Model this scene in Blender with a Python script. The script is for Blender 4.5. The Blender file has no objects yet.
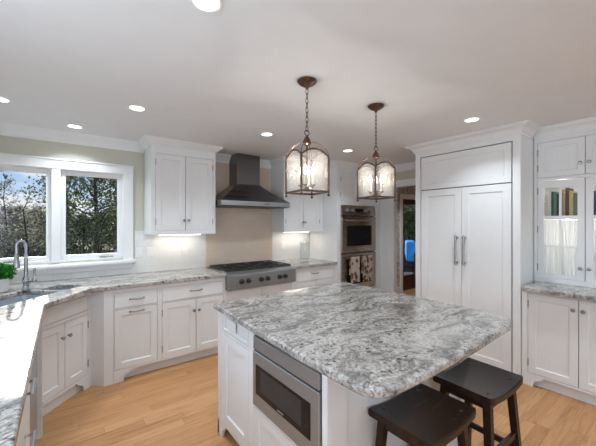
import bpy, bmesh, math, random
import numpy as np
from mathutils import Vector, Matrix
random.seed(7)
rng = np.random.default_rng(7)
SC = bpy.context.scene
COL = SC.collection
PI = math.pi
R = math.radians

# ------------------------------------------------------------------ camera
CAM_Z = 1.49
YAW = math.atan(236 / 309.0)
cam = bpy.data.cameras.new('camera')
cam.sensor_width = 36.0
cam.lens = 36.0 * 309.0 / 596.0
cam.clip_start = 0.02
cam.clip_end = 300
camo = bpy.data.objects.new('camera', cam)
COL.objects.link(camo)
camo.location = (0, 0, CAM_Z)
camo.rotation_euler = (PI / 2, 0, -YAW)
SC.camera = camo

# ------------------------------------------------------------------ view, world, sun, added window fill
SC.view_settings.view_transform = 'Standard'
SC.view_settings.look = 'None'
SC.view_settings.exposure = 0.0
SC.view_settings.gamma = 1.0
SC.view_settings.use_curve_mapping = False

SC.cycles.caustics_reflective = False
SC.cycles.caustics_refractive = False
WORLD_STRENGTH = 1.0
SUN_STRENGTH = 9.5
REAR_FILL_WATTS = 26.0
SIDE_FILL_WATTS = 38.0
DOWNLIGHT_WATTS = 5.3
PENDANT_WATTS = 5.5
UNDER_WATTS = 1.1
HUTCH_WATTS = 0.8
FILL_COLOR = (0.80, 0.97, 1.13)
LAMPLIGHT = (0.86, 0.965, 1.05)

w = bpy.data.worlds.new('sky')
SC.world = w
w.use_nodes = True
nt = w.node_tree
nt.nodes.clear()
def WN(t, **k):
    n = nt.nodes.new(t)
    for a, b in k.items():
        setattr(n, a, b)
    return n
tc = WN('ShaderNodeTexCoord')
sep = WN('ShaderNodeSeparateXYZ')
nt.links.new(tc.outputs['Generated'], sep.inputs[0])
ramp = WN('ShaderNodeValToRGB')
ramp.color_ramp.elements[0].position = 0.0
ramp.color_ramp.elements[0].color = (0.78, 0.87, 0.97, 1)
ramp.color_ramp.elements[1].position = 0.35
ramp.color_ramp.elements[1].color = (0.22, 0.42, 0.80, 1)
e = ramp.color_ramp.elements.new(0.12)
e.color = (0.40, 0.62, 0.92, 1)
nt.links.new(sep.outputs['Z'], ramp.inputs[0])
mp = WN('ShaderNodeMapping')
mp.inputs['Scale'].default_value = (5, 5, 16)
nt.links.new(tc.outputs['Generated'], mp.inputs[0])
nz = WN('ShaderNodeTexNoise')
nz.inputs['Scale'].default_value = 1.3
nz.inputs['Detail'].default_value = 6
nt.links.new(mp.outputs[0], nz.inputs['Vector'])
cr = WN('ShaderNodeValToRGB')
cr.color_ramp.elements[0].position = 0.46
cr.color_ramp.elements[1].position = 0.62
nt.links.new(nz.outputs['Fac'], cr.inputs[0])
mx = WN('ShaderNodeMixRGB')
mx.inputs['Color2'].default_value = (0.93, 0.95, 0.98, 1)
nt.links.new(cr.outputs[0], mx.inputs['Fac'])
nt.links.new(ramp.outputs[0], mx.inputs['Color1'])
bg = WN('ShaderNodeBackground')
bg.inputs['Strength'].default_value = WORLD_STRENGTH
nt.links.new(mx.outputs[0], bg.inputs['Color'])
wo = WN('ShaderNodeOutputWorld')
nt.links.new(bg.outputs[0], wo.inputs[0])

sun = bpy.data.lights.new('sun', 'SUN')
sun.energy = SUN_STRENGTH
sun.angle = R(0.8)
sun.color = (1.0, 0.96, 0.90)
suno = bpy.data.objects.new('sun', sun)
COL.objects.link(suno)
suno.location = (0, 30, 14)
SUN_EL, SUN_AZ = R(22.3), R(-2.6)       # low beyond the sink window, placed so its patch stands in for counter glare
sv = Vector((math.sin(SUN_AZ) * math.cos(SUN_EL), math.cos(SUN_AZ) * math.cos(SUN_EL), math.sin(SUN_EL)))
suno.rotation_euler = sv.to_track_quat('Z', 'Y').to_euler()

# daylight fill from added, unseen windows: three in the rear wall, two in the left wall
REAR_Y = -3.4
XL, XR = -0.75, 4.27           # side walls of the kitchen
ADDED_REAR_WIN = [(-0.35, 1.05), (1.35, 2.75), (3.0, 4.1)]
ADDED_SIDE_WIN = [(-2.3, -1.2), (-0.3, 1.7)]
def daylight(width, height, loc, away, watts):
    L = bpy.data.lights.new('window_daylight', 'AREA')
    L.shape = 'RECTANGLE'
    L.size = width
    L.size_y = height
    L.energy = watts
    L.color = FILL_COLOR
    lo = bpy.data.objects.new('window_daylight', L)
    COL.objects.link(lo)
    lo.location = loc
    lo.rotation_euler = Vector(away).to_track_quat('Z', 'Y').to_euler()
for (a, b) in ADDED_REAR_WIN:
    daylight(b - a - .06, 1.64, ((a + b) / 2, REAR_Y - .10, 1.35), (0, -1, 0), REAR_FILL_WATTS * (b - a) / 3.9)
for (a, b) in ADDED_SIDE_WIN:
    daylight(b - a - .06, 1.12, (XL - .10, (a + b) / 2, 1.63), (-1, 0, 0), SIDE_FILL_WATTS * (b - a) / 3.1)

# ------------------------------------------------------------------ materials
class NB:
    """little helper that builds node materials"""
    def __init__(s, name):
        s.m = bpy.data.materials.new(name)
        s.m.use_nodes = True
        s.t = s.m.node_tree
        s.p = s.t.nodes['Principled BSDF']
        s.out = s.t.nodes['Material Output']
    def n(s, t, **k):
        n = s.t.nodes.new(t)
        for a, b in k.items():
            setattr(n, a, b)
        return n
    def l(s, a, b):
        s.t.links.new(a, b)
    def val(s, node, **k):
        for a, b in k.items():
            node.inputs[a.replace('_', ' ')].default_value = b
        return node
    def coord(s, scale=(1, 1, 1), rot=(0, 0, 0), kind='Object'):
        c = s.n('ShaderNodeTexCoord')
        m = s.n('ShaderNodeMapping')
        m.inputs['Scale'].default_value = scale
        m.inputs['Rotation'].default_value = rot
        s.l(c.outputs[kind], m.inputs[0])
        return m.outputs[0]
    def world(s, scale=(1, 1, 1), rot=(0, 0, 0)):
        c = s.n('ShaderNodeNewGeometry')
        m = s.n('ShaderNodeMapping')
        m.inputs['Scale'].default_value = scale
        m.inputs['Rotation'].default_value = rot
        s.l(c.outputs['Position'], m.inputs[0])
        return m.outputs[0]
    def noise(s, vec, scale, detail=3, rough=.5, dist=0):
        n = s.n('ShaderNodeTexNoise')
        s.val(n, Scale=scale, Detail=detail, Roughness=rough, Distortion=dist)
        s.l(vec, n.inputs['Vector'])
        return n.outputs['Fac']
    def ramp(s, fac, stops):
        r = s.n('ShaderNodeValToRGB')
        el = r.color_ramp.elements
        el[0].position, el[0].color = stops[0][0], (*stops[0][1], 1)
        el[1].position, el[1].color = stops[-1][0], (*stops[-1][1], 1)
        for p, c in stops[1:-1]:
            x = el.new(p)
            x.color = (*c, 1)
        s.l(fac, r.inputs[0])
        return r.outputs[0]
    def mix(s, fac, a, b, mode='MIX'):
        m = s.n('ShaderNodeMixRGB', blend_type=mode)
        for i, v in (('Fac', fac), ('Color1', a), ('Color2', b)):
            if hasattr(v, 'is_linked') or hasattr(v, 'links'):
                s.l(v, m.inputs[i])
            else:
                m.inputs[i].default_value = v if i == 'Fac' else (*v, 1)
        return m.outputs[0]
    def math(s, op, a, b=0.0):
        m = s.n('ShaderNodeMath', operation=op)
        for i, v in ((0, a), (1, b)):
            if hasattr(v, 'links'):
                s.l(v, m.inputs[i])
            else:
                m.inputs[i].default_value = v
        return m.outputs[0]
    def color(s, out):
        s.l(out, s.p.inputs['Base Color'])
    def bump(s, h, strength=.2, dist=.002):
        b = s.n('ShaderNodeBump')
        s.val(b, Strength=strength, Distance=dist)
        s.l(h, b.inputs['Height'])
        s.l(b.outputs[0], s.p.inputs['Normal'])

def plain(name, col, rough=.5, metal=0.0, emit=None, estr=0, var=.06, vscale=9, spec=None, coat=0):
    b = NB(name)
    v = b.coord()
    f = b.noise(v, vscale, 3)
    lo = tuple(max(0, c * (1 - var)) for c in col)
    hi = tuple(min(1, c * (1 + var)) for c in col)
    b.color(b.ramp(f, [(.3, lo), (.7, hi)]))
    b.val(b.p, Roughness=rough, Metallic=metal)
    if spec is not None:
        b.p.inputs['Specular IOR Level'].default_value = spec
    if coat:
        b.p.inputs['Coat Weight'].default_value = coat
        b.p.inputs['Coat Roughness'].default_value = .1
    if emit:
        b.p.inputs['Emission Color'].default_value = (*emit, 1)
        b.p.inputs['Emission Strength'].default_value = estr
    return b.m

M = {}
M['paint'] = plain('white_cabinet_paint', (.80, .80, .80), .38, var=.01)
M['trim'] = plain('white_trim_paint', (.83, .83, .83), .4, var=.01)
M['ceiling'] = plain('white_ceiling_paint', (.79, .79, .80), .85, var=.012)
M['wall'] = plain('pale_beige_wall_paint', (.60, .585, .50), .8, var=.015)
M['nickel'] = plain('brushed_nickel', (.36, .34, .33), .32, 1.0)
M['chrome'] = plain('polished_chrome', (.42, .43, .45), .12, 1.0, var=.02)
M['dark_gap'] = plain('dark_steel_trim', (.12, .12, .125), .45, .6)
M['black_iron'] = plain('black_cast_iron', (.016, .016, .018), .5)
M['black_plastic'] = plain('black_plastic', (.02, .02, .022), .35)
M['black_glass'] = plain('black_glass', (.012, .012, .013), .06, spec=.25)
M['bronze'] = plain('antique_copper_bronze', (.15, .095, .072), .33, 1.0, var=.25, vscale=40)
M['plate'] = plain('white_plastic_plate', (.82, .82, .81), .4, var=.01)
M['ivory'] = plain('ivory_candle_sleeve', (.80, .74, .62), .6)
M['ceramic'] = plain('white_glazed_ceramic', (.8, .8, .79), .15, var=.02)
M['stool'] = None
M['mahogany'] = plain('red_mahogany', (.075, .016, .010), .35, var=.35, vscale=14)
M['wicker'] = plain('dark_wicker', (.012, .013, .016), .7)
M['blue'] = plain('bright_blue_cushion', (.02, .26, .78), .8, var=.2, vscale=5)
M['bark'] = plain('dark_tree_bark', (.050, .042, .036), .9, var=.4, vscale=20)
M['bark_grey'] = plain('grey_bare_bark', (.13, .115, .11), .9, var=.3, vscale=20)
M['soil'] = plain('leaf_litter', (.11, .10, .075), .95, var=.4, vscale=3)
M['slab'] = plain('patio_stone', (.10, .095, .09), .8, var=.2, vscale=4)
M['wood_handle'] = plain('white_interior', (.75, .75, .74), .6, var=.02)

def steel(name, col, rough, axis, metal=1.0):
    b = NB(name)
    sc = [4, 4, 4]
    for a in range(3):
        if a != axis:
            sc[a] = 260
    v = b.coord(tuple(sc))
    f = b.noise(v, 1.0, 2)
    b.color(b.ramp(f, [(.25, tuple(c * .9 for c in col)), (.75, tuple(min(1, c * 1.07) for c in col))]))
    b.val(b.p, Metallic=metal)
    b.l(b.math('ADD', b.math('MULTIPLY', f, .12), rough - .06), b.p.inputs['Roughness'])
    return b.m
M['steel'] = steel('brushed_stainless_steel', (.38, .395, .41), .40, 0, .72)
M['cooktop_steel'] = steel('satin_cooktop_steel', (.27, .275, .28), .38, 0, .75)
M['hood_steel'] = steel('dark_brushed_hood_steel', (.17, .17, .175), .24, 2)
M['oven_steel'] = steel('reflection_tinted_steel', (.44, .385, .33), .26, 0)  # brown tint puts the warm reflections into the base colour
M['sink_steel'] = steel('satin_sink_steel', (.50, .56, .63), .40, 0, .45)

def thin_glass(name, tint=(1, 1, 1), gloss=1.0, rough=.02, haze=0.0):
    b = NB(name)
    b.t.nodes.remove(b.p)
    tr = b.n('ShaderNodeBsdfTransparent')
    tr.inputs['Color'].default_value = (*tint, 1)
    gl = b.n('ShaderNodeBsdfGlossy')
    gl.inputs['Roughness'].default_value = rough
    fr = b.n('ShaderNodeLayerWeight')
    fr.inputs['Blend'].default_value = .5
    fac = b.math('MULTIPLY', b.math('ADD', b.math('MULTIPLY', b.math('POWER', fr.outputs['Facing'], 4.0), .6), .035), gloss)
    m = b.n('ShaderNodeMixShader')
    b.l(fac, m.inputs[0])
    b.l(tr.outputs[0], m.inputs[1])
    b.l(gl.outputs[0], m.inputs[2])
    o = m.outputs[0]
    if haze:
        t = b.n('ShaderNodeBsdfTranslucent')
        t.inputs['Color'].default_value = (.9, .86, .82, 1)
        d = b.n('ShaderNodeBsdfDiffuse')
        d.inputs['Color'].default_value = (.9, .86, .82, 1)
        dm = b.n('ShaderNodeMixShader')
        b.l(t.outputs[0], dm.inputs[1])
        b.l(d.outputs[0], dm.inputs[2])
        hm = b.n('ShaderNodeMixShader')
        hm.inputs[0].default_value = haze
        b.l(o, hm.inputs[1])
        b.l(dm.outputs[0], hm.inputs[2])
        o = hm.outputs[0]
    b.l(o, b.out.inputs['Surface'])
    return b.m
M['pane'] = thin_glass('window_glass', (.98, .985, .985), .10)
M['lantern_glass'] = thin_glass('lantern_glass', (.97, .965, .96), 1.0, haze=.10)
M['pitcher_glass'] = thin_glass('pitcher_glass', (.96, .97, .97), 1.2)
M['dark_pane'] = thin_glass('tinted_door_glass', (.8, .82, .82), .5)

def emissive(name, col, s):
    b = NB(name)
    b.p.inputs['Base Color'].default_value = (*col, 1)
    b.p.inputs['Emission Color'].default_value = (*col, 1)
    v = b.coord()
    f = b.noise(v, 5, 1)
    b.l(b.math('MULTIPLY', b.math('ADD', b.math('MULTIPLY', f, .1), .95), s), b.p.inputs['Emission Strength'])
    return b.m
M['lens'] = emissive('glowing_downlight_lens', (1, .98, .95), 5.0)
M['bulb'] = emissive('glowing_candle_bulb', (1, .90, .76), 8.0)
M['strip'] = emissive('glowing_light_strip', (1, .93, .82), 6.0)

def granite():
    b = NB('grey_white_granite')
    v0 = b.world((1, 1, 1))
    # warp the coordinates so that the movement swirls
    wn = b.n('ShaderNodeTexNoise')
    b.val(wn, Scale=2.6, Detail=3)
    b.l(v0, wn.inputs['Vector'])
    vm = b.n('ShaderNodeVectorMath', operation='MULTIPLY_ADD')
    b.l(wn.outputs['Color'], vm.inputs[0])
    vm.inputs[1].default_value = (.42, .42, .15)
    b.l(v0, vm.inputs[2])
    rot = b.n('ShaderNodeMapping')
    rot.inputs['Rotation'].default_value = (0, 0, R(58))
    rot.inputs['Scale'].default_value = (2.2, 8.0, 8.0)
    b.l(vm.outputs[0], rot.inputs[0])
    flow = b.noise(rot.outputs[0], 1.5, 6, .62, .6)
    base = b.ramp(flow, [(.30, (.13, .127, .124)), (.42, (.30, .293, .287)), (.52, (.46, .452, .44)), (.66, (.54, .53, .52)), (.8, (.38, .365, .35))])
    # thin dark veins where the flow field crosses a level
    ve = b.math('ABSOLUTE', b.math('SUBTRACT', b.noise(rot.outputs[0], .8, 5, .55, 1.2), .5))
    vein = b.ramp(ve, [(.0, (1, 1, 1)), (.016, (.45, .45, .45)), (.04, (0, 0, 0))])
    base = b.mix(b.math('MULTIPLY', vein, .75), base, (.13, .125, .125))
    # mineral grains
    fine = b.noise(v0, 85, 4, .65)
    base = b.mix(.42, base, b.ramp(fine, [(.35, (.12, .12, .12)), (.5, (.5, .5, .5)), (.66, (.88, .88, .87))]), 'OVERLAY')
    clus = b.noise(rot.outputs[0], 2.1, 4, .6)
    spots = b.noise(v0, 48, 3, .55)
    sm = b.math('MULTIPLY', b.ramp(spots, [(.53, (0, 0, 0)), (.59, (1, 1, 1))]), b.ramp(clus, [(.44, (.05, .05, .05)), (.60, (1, 1, 1))]))
    base = b.mix(b.math('MULTIPLY', sm, .85), base, (.05, .048, .05))
    wsp = b.ramp(b.noise(v0, 30, 3, .5), [(.60, (0, 0, 0)), (.68, (1, 1, 1))])
    base = b.mix(b.math('MULTIPLY', wsp, .4), base, (.64, .63, .615))
    base = b.mix(1.0, base, (.97, .925, .88), 'MULTIPLY')
    b.color(base)
    b.val(b.p, Roughness=.11)
    b.p.inputs['Specular IOR Level'].default_value = .5
    return b.m
M['granite'] = granite()

def oak_floor():
    b = NB('oak_strip_floor')
    g = b.n('ShaderNodeNewGeometry')
    s = b.n('ShaderNodeSeparateXYZ')
    b.l(g.outputs['Position'], s.inputs[0])
    PW, PL = .083, 1.15
    row = b.math('FLOOR', b.math('DIVIDE', s.outputs['Y'], PW))
    wr = b.n('ShaderNodeTexWhiteNoise', noise_dimensions='1D')
    b.l(row, wr.inputs['W'])
    xs = b.math('ADD', b.math('DIVIDE', s.outputs['X'], PL), b.math('MULTIPLY', wr.outputs['Value'], 7.0))
    colm = b.math('FLOOR', xs)
    cb = b.n('ShaderNodeCombineXYZ')
    b.l(row, cb.inputs[0])
    b.l(colm, cb.inputs[1])
    wp = b.n('ShaderNodeTexWhiteNoise', noise_dimensions='2D')
    b.l(cb.outputs[0], wp.inputs['Vector'])
    tone = b.ramp(wp.outputs['Value'], [(0, (.46, .228, .090)), (.35, (.51, .258, .105)), (.7, (.55, .284, .120)), (1, (.60, .32, .145))])
    off = b.n('ShaderNodeVectorMath', operation='MULTIPLY_ADD')
    b.l(wp.outputs['Color'], off.inputs[0])
    off.inputs[1].default_value = (9, 9, 9)
    b.l(g.outputs['Position'], off.inputs[2])
    mpn = b.n('ShaderNodeMapping')
    mpn.inputs['Scale'].default_value = (1.6, 20, 1)
    b.l(off.outputs[0], mpn.inputs[0])
    gr = b.noise(mpn.outputs[0], 1.6, 6, .6, 1.2)
    grain = b.ramp(gr, [(.30, (.50, .43, .36)), (.42, (.80, .75, .70)), (.55, (1, 1, 1)), (.7, (1.0, .98, .95))])
    colr = b.mix(.75, tone, grain, 'MULTIPLY')
    fy = b.math('FRACT', b.math('DIVIDE', s.outputs['Y'], PW))
    fx = b.math('FRACT', xs)
    ey = b.math('LESS_THAN', b.math('MINIMUM', fy, b.math('SUBTRACT', 1.0, fy)), .016)
    ex = b.math('LESS_THAN', b.math('MINIMUM', fx, b.math('SUBTRACT', 1.0, fx)), .0013)
    gap = b.math('MAXIMUM', ey, ex)
    colr = b.mix(b.math('MULTIPLY', gap, .42), colr, (.12, .06, .03))
    b.color(colr)
    b.l(b.math('ADD', b.math('MULTIPLY', gr, .15), .30), b.p.inputs['Roughness'])
    return b.m
M['floor'] = oak_floor()

def tiles(name, col, grout, bw, bh, rough=.18, vertical='XZ', mortar=.0018, var=.03):
    b = NB(name)
    g = b.n('ShaderNodeNewGeometry')
    s = b.n('ShaderNodeSeparateXYZ')
    b.l(g.outputs['Position'], s.inputs[0])
    cb = b.n('ShaderNodeCombineXYZ')
    b.l(s.outputs[vertical[0]], cb.inputs[0])
    b.l(s.outputs[vertical[1]], cb.inputs[1])
    br = b.n('ShaderNodeTexBrick')
    b.val(br, Scale=1.0, Mortar_Size=mortar, Mortar_Smooth=.3, Brick_Width=bw, Row_Height=bh)
    br.inputs['Color1'].default_value = (*[c * (1 - var) for c in col], 1)
    br.inputs['Color2'].default_value = (*[min(1, c * (1 + var)) for c in col], 1)
    br.inputs['Mortar'].default_value = (*grout, 1)
    b.l(cb.outputs[0], br.inputs['Vector'])
    b.color(br.outputs['Color'])
    b.val(b.p, Roughness=rough)
    b.bump(b.math('SUBTRACT', 1.0, br.outputs['Fac']), .25, .0015)
    return b.m
M['tile'] = tiles('white_subway_tile', (.78, .775, .76), (.68, .675, .66), .152, .076)
M['beige_tile'] = tiles('tan_stone_tile', (.70, .565, .45), (.62, .505, .41), .205, .102, .3, var=.035)

def wallpaper():
    b = NB('grey_floral_wallpaper')
    v = b.world((1, 1, 1))
    vo = b.n('ShaderNodeTexVoronoi', feature='DISTANCE_TO_EDGE')
    b.val(vo, Scale=6.5)
    wn = b.n('ShaderNodeTexNoise')
    b.val(wn, Scale=5, Detail=4)
    b.l(v, wn.inputs['Vector'])
    vm = b.n('ShaderNodeVectorMath', operation='MULTIPLY_ADD')
    b.l(wn.outputs['Color'], vm.inputs[0])
    vm.inputs[1].default_value = (.3, .3, .3)
    b.l(v, vm.inputs[2])
    b.l(vm.outputs[0], vo.inputs['Vector'])
    c = b.ramp(vo.outputs['Distance'], [(.03, (.27, .23, .215)), (.10, (.55, .51, .49)), (.3, (.64, .61, .59))])
    b.color(b.mix(.5, c, b.ramp(b.noise(v, 14, 3), [(.4, (.36, .31, .295)), (.6, (.70, .67, .65))])))
    b.val(b.p, Roughness=.7)
    return b.m
M['wallpaper'] = wallpaper()

def towel():
    b = NB('cream_leaf_print_towel')
    v = b.coord((1, 1, 1))
    wn = b.n('ShaderNodeTexNoise')
    b.val(wn, Scale=18, Detail=2)
    b.l(v, wn.inputs['Vector'])
    vm = b.n('ShaderNodeVectorMath', operation='MULTIPLY_ADD')
    b.l(wn.outputs['Color'], vm.inputs[0])
    vm.inputs[1].default_value = (.06, .0, .06)
    b.l(v, vm.inputs[2])
    vo = b.n('ShaderNodeTexVoronoi')
    b.val(vo, Scale=15)
    b.l(vm.outputs[0], vo.inputs['Vector'])
    c = b.ramp(vo.outputs['Distance'], [(.30, (.10, .055, .038)), (.42, (.22, .145, .10)), (.50, (.46, .375, .30)), (.9, (.54, .45, .37))])
    b.color(c)
    b.val(b.p, Roughness=.9)
    b.bump(b.noise(v, 300, 2), .3, .001)
    return b.m
M['towel'] = towel()
M['paper'] = plain('book_paper', (.78, .75, .66), .8)

def fabric_white():
    b = NB('gathered_white_cloth')
    v = b.coord((90, 1, 2.5))
    f = b.noise(v, 1.0, 3)
    col = b.ramp(f, [(.3, (.82, .82, .81)), (.6, (.94, .94, .93))])
    b.t.nodes.remove(b.p)
    d = b.n('ShaderNodeBsdfDiffuse')
    t = b.n('ShaderNodeBsdfTranslucent')
    b.l(col, d.inputs['Color'])
    b.l(col, t.inputs['Color'])
    m = b.n('ShaderNodeMixShader')
    m.inputs[0].default_value = .5
    b.l(d.outputs[0], m.inputs[1])
    b.l(t.outputs[0], m.inputs[2])
    b.l(m.outputs[0], b.out.inputs['Surface'])
    return b.m
M['curtain'] = fabric_white()

def stool_wood():
    b = NB('dark_espresso_wood')
    v = b.coord((3, 26, 26))
    f = b.noise(v, 1.0, 4, .55, .6)
    b.color(b.ramp(f, [(.25, (.016, .008, .005)), (.55, (.026, .013, .0075)), (.85, (.046, .022, .012))]))
    b.val(b.p, Roughness=.27)
    b.p.inputs['Specular IOR Level'].default_value = .26
    return b.m
M['stool'] = stool_wood()

def leaf_mat(name, c1, c2, trans=.4):
    b = NB(name)
    b.t.nodes.remove(b.p)
    v = b.world()
    f = b.noise(v, 2.4, 3, .6)
    col = b.ramp(f, [(.35, c1), (.65, c2)])
    d = b.n('ShaderNodeBsdfDiffuse')
    t = b.n('ShaderNodeBsdfTranslucent')
    b.l(col, d.inputs['Color'])
    b.l(col, t.inputs['Color'])
    m = b.n('ShaderNodeMixShader')
    m.inputs[0].default_value = trans
    b.l(d.outputs[0], m.inputs[1])
    b.l(t.outputs[0], m.inputs[2])
    b.l(m.outputs[0], b.out.inputs['Surface'])
    return b.m
M['leaf_dark'] = leaf_mat('dark_evergreen_leaf', (.05, .072, .05), (.13, .16, .085), .35)
M['leaf_green'] = leaf_mat('yellow_green_leaf', (.10, .13, .05), (.26, .27, .09), .4)
M['leaf_olive'] = leaf_mat('dry_olive_leaf', (.24, .23, .17), (.42, .40, .28), .35)
M['leaf_grey'] = leaf_mat('grey_twig', (.23, .23, .25), (.38, .36, .33), .3)
M['leaf_pot'] = leaf_mat('fresh_green_leaf', (.03, .16, .03), (.10, .34, .06), .25)

# ------------------------------------------------------------------ mesh helpers
class MB:
    def __init__(s):
        s.bm = bmesh.new()
    def box(s, x0, x1, y0, y1, z0, z1, bev=0.0, seg=1):
        b = bmesh.new()
        r = bmesh.ops.create_cube(b, size=1)
        for v in b.verts:
            v.co = Vector(((x0 + x1) / 2 + v.co.x * (x1 - x0), (y0 + y1) / 2 + v.co.y * (y1 - y0), (z0 + z1) / 2 + v.co.z * (z1 - z0)))
        if bev:
            bmesh.ops.bevel(b, geom=b.edges[:], offset=bev, segments=seg, affect='EDGES', profile=.5)
        s._take(b)
        return s
    def _take(s, b):
        me = bpy.data.meshes.new('tmp')
        b.to_mesh(me)
        b.free()
        s.bm.from_mesh(me)
        bpy.data.meshes.remove(me)
    def rings(s, rings, closed=False, cap=True):
        """loft a list of equal-length closed point rings"""
        vs = [[s.bm.verts.new(p) for p in r] for r in rings]
        n = len(rings[0])
        k = len(vs)
        for i in range(k if closed else k - 1):
            a, b = vs[i], vs[(i + 1) % k]
            for j in range(n):
                try:
                    s.bm.faces.new((a[j], a[(j + 1) % n], b[(j + 1) % n], b[j]))
                except ValueError:
                    pass
        if cap and not closed:
            s.bm.faces.new(vs[0][::-1])
            s.bm.faces.new(vs[-1])
        return s
    def prism(s, poly, y0, y1):      # polygon in (x,z), extruded along y
        return s.rings([[(x, y0, z) for x, z in poly], [(x, y1, z) for x, z in poly]])
    def prism_x(s, poly, x0, x1):    # polygon in (y,z)
        return s.rings([[(x0, y, z) for y, z in poly], [(x1, y, z) for y, z in poly]])
    def prism_z(s, poly, z0, z1):    # polygon in (x,y)
        return s.rings([[(x, y, z0) for x, y in poly], [(x, y, z1) for x, y in poly]])
    def lathe(s, prof, c=(0, 0, 0), axis='Z', seg=20):
        rs = []
        for r, h in prof:
            ring = []
            for i in range(seg):
                a = 2 * PI * i / seg
                p = (r * math.cos(a), r * math.sin(a), h)
                if axis == 'Y':
                    p = (p[0], p[2], p[1])
                elif axis == 'X':
                    p = (p[2], p[0], p[1])
                ring.append((c[0] + p[0], c[1] + p[1], c[2] + p[2]))
            rs.append(ring)
        return s.rings(rs)
    def tube(s, pts, r, seg=8, closed=False, flat=None):
        pts = [Vector(p) for p in pts]
        n = len(pts)
        rs = []
        up = None
        for i, p in enumerate(pts):
            if closed:
                d = pts[(i + 1) % n] - pts[i - 1]
            else:
                d = pts[min(i + 1, n - 1)] - pts[max(i - 1, 0)]
            d.normalize()
            if up is None:
                up = d.orthogonal().normalized() if flat is None else Vector(flat)
            if flat is not None:
                up = Vector(flat)
            a = (up - d * up.dot(d)).normalized()
            b = d.cross(a)
            up = a
            rr = r[i] if isinstance(r, (list, tuple)) else r
            rs.append([tuple(p + a * rr * math.cos(2 * PI * k / seg) + b * rr * math.sin(2 * PI * k / seg)) for k in range(seg)])
        return s.rings(rs, closed=closed)
    def ball(s, c, r, seg=12, sz=1.0):
        pr = [(max(1e-4, r * math.sin(PI * i / 8)), -r * sz * math.cos(PI * i / 8)) for i in range(9)]
        return s.lathe(pr, c, 'Z', seg)
    def sweep(s, path, prof):
        """profile (out, z) along an xy polyline; out = right-hand side of travel, mitred"""
        P = [Vector(p) for p in path]
        rs = []
        for i, p in enumerate(P):
            def nrm(a, b):
                d = (b - a).normalized()
                return Vector((d.y, -d.x))
            if i == 0:
                m = nrm(P[0], P[1])
            elif i == len(P) - 1:
                m = nrm(P[-2], P[-1])
            else:
                n1, n2 = nrm(P[i - 1], P[i]), nrm(P[i], P[i + 1])
                m = (n1 + n2)
                m = m / (m.dot(n1))
            rs.append([(p.x + m.x * d, p.y + m.y * d, z) for d, z in prof])
        return s.rings(rs)
    def filled(s, outer, holes, z0, z1):
        """slab with holes"""
        loops = [outer] + holes
        for z, flip in ((z1, False), (z0, True)):
            b = bmesh.new()
            es = []
            for lp in loops:
                vs = [b.verts.new((x, y, z)) for x, y in lp]
                es += [b.edges.new((vs[i], vs[(i + 1) % len(vs)])) for i in range(len(vs))]
            bmesh.ops.triangle_fill(b, edges=es, use_beauty=True, use_dissolve=False)
            s._take(b)
        for lp in loops:
            n = len(lp)
            for i in range(n):
                (xa, ya), (xb, yb) = lp[i], lp[(i + 1) % n]
                s.bm.faces.new([s.bm.verts.new(p) for p in ((xa, ya, z0), (xb, yb, z0), (xb, yb, z1), (xa, ya, z1))])
        bmesh.ops.remove_doubles(s.bm, verts=s.bm.verts[:], dist=1e-5)
        return s
    def xf(s, mat):
        bmesh.ops.transform(s.bm, matrix=mat, verts=s.bm.verts[:])
        return s

def link(name, mb, mat, parent=None, loc=(0, 0, 0), rot=0.0, smooth=35, bevel=0.0, seg=2):
    me = bpy.data.meshes.new(name)
    bmesh.ops.recalc_face_normals(mb.bm, faces=mb.bm.faces[:])
    mb.bm.to_mesh(me)
    mb.bm.free()
    if smooth:
        me.shade_smooth()
        me.set_sharp_from_angle(angle=R(smooth))
    me.materials.append(M[mat] if isinstance(mat, str) else mat)
    o = bpy.data.objects.new(name, me)
    COL.objects.link(o)
    o.location = loc
    o.rotation_euler = (0, 0, rot)
    if parent is not None:
        o.parent = parent
    if bevel:
        m = o.modifiers.new('edge', 'BEVEL')
        m.width = bevel
        m.segments = seg
        m.limit_method = 'ANGLE'
        m.angle_limit = R(40)
    return o
def tag(o, label, cat, group=None):
    o['label'] = label
    o['category'] = cat
    if group:
        o['group'] = group
    return o
def thing(name, label, cat, loc=(0, 0, 0), rot=0.0, group=None):
    o = bpy.data.objects.new(name, None)
    o.empty_display_size = .1
    COL.objects.link(o)
    o.location = loc
    o.rotation_euler = (0, 0, rot)
    return tag(o, label, cat, group)
def struct(o, label=None, cat=None):
    o['kind'] = 'structure'
    if label:
        o['label'] = label
    if cat:
        o['category'] = cat
    return o
def setting(name, mb, mat, **k):
    return struct(link(name, mb, mat, **k))
def group_struct(name, loc=(0, 0, 0), rot=0.0):
    o = bpy.data.objects.new(name, None)
    COL.objects.link(o)
    o.location = loc
    o.rotation_euler = (0, 0, rot)
    o['kind'] = 'structure'
    return o
def dup(root, loc, rot=None, label=None):
    r = root.copy()
    COL.objects.link(r)
    r.location = loc
    if rot is not None:
        r.rotation_euler = (0, 0, rot)
    if label:
        r['label'] = label
    def rec(a, b):
        for ch in list(a.children):
            c = ch.copy()
            COL.objects.link(c)
            c.parent = b
            rec(ch, c)
    rec(root, r)
    return r
def lamp(kind, name, parent, loc, watts, color, **k):
    L = bpy.data.lights.new(name, kind)
    L.energy = watts
    L.color = color
    for a, b in k.items():
        setattr(L, a, b)
    o = bpy.data.objects.new(name, L)
    COL.objects.link(o)
    o.location = loc
    o.parent = parent
    return o

# ------------------------------------------------------------------ room shell
H = 2.41                       # ceiling
WY = 3.95                      # back wall (outside wall with the sink window)
WT = 0.16
HALL_X = 7.7
FACE_Y = 3.314                 # face of the back base cabinets

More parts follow.
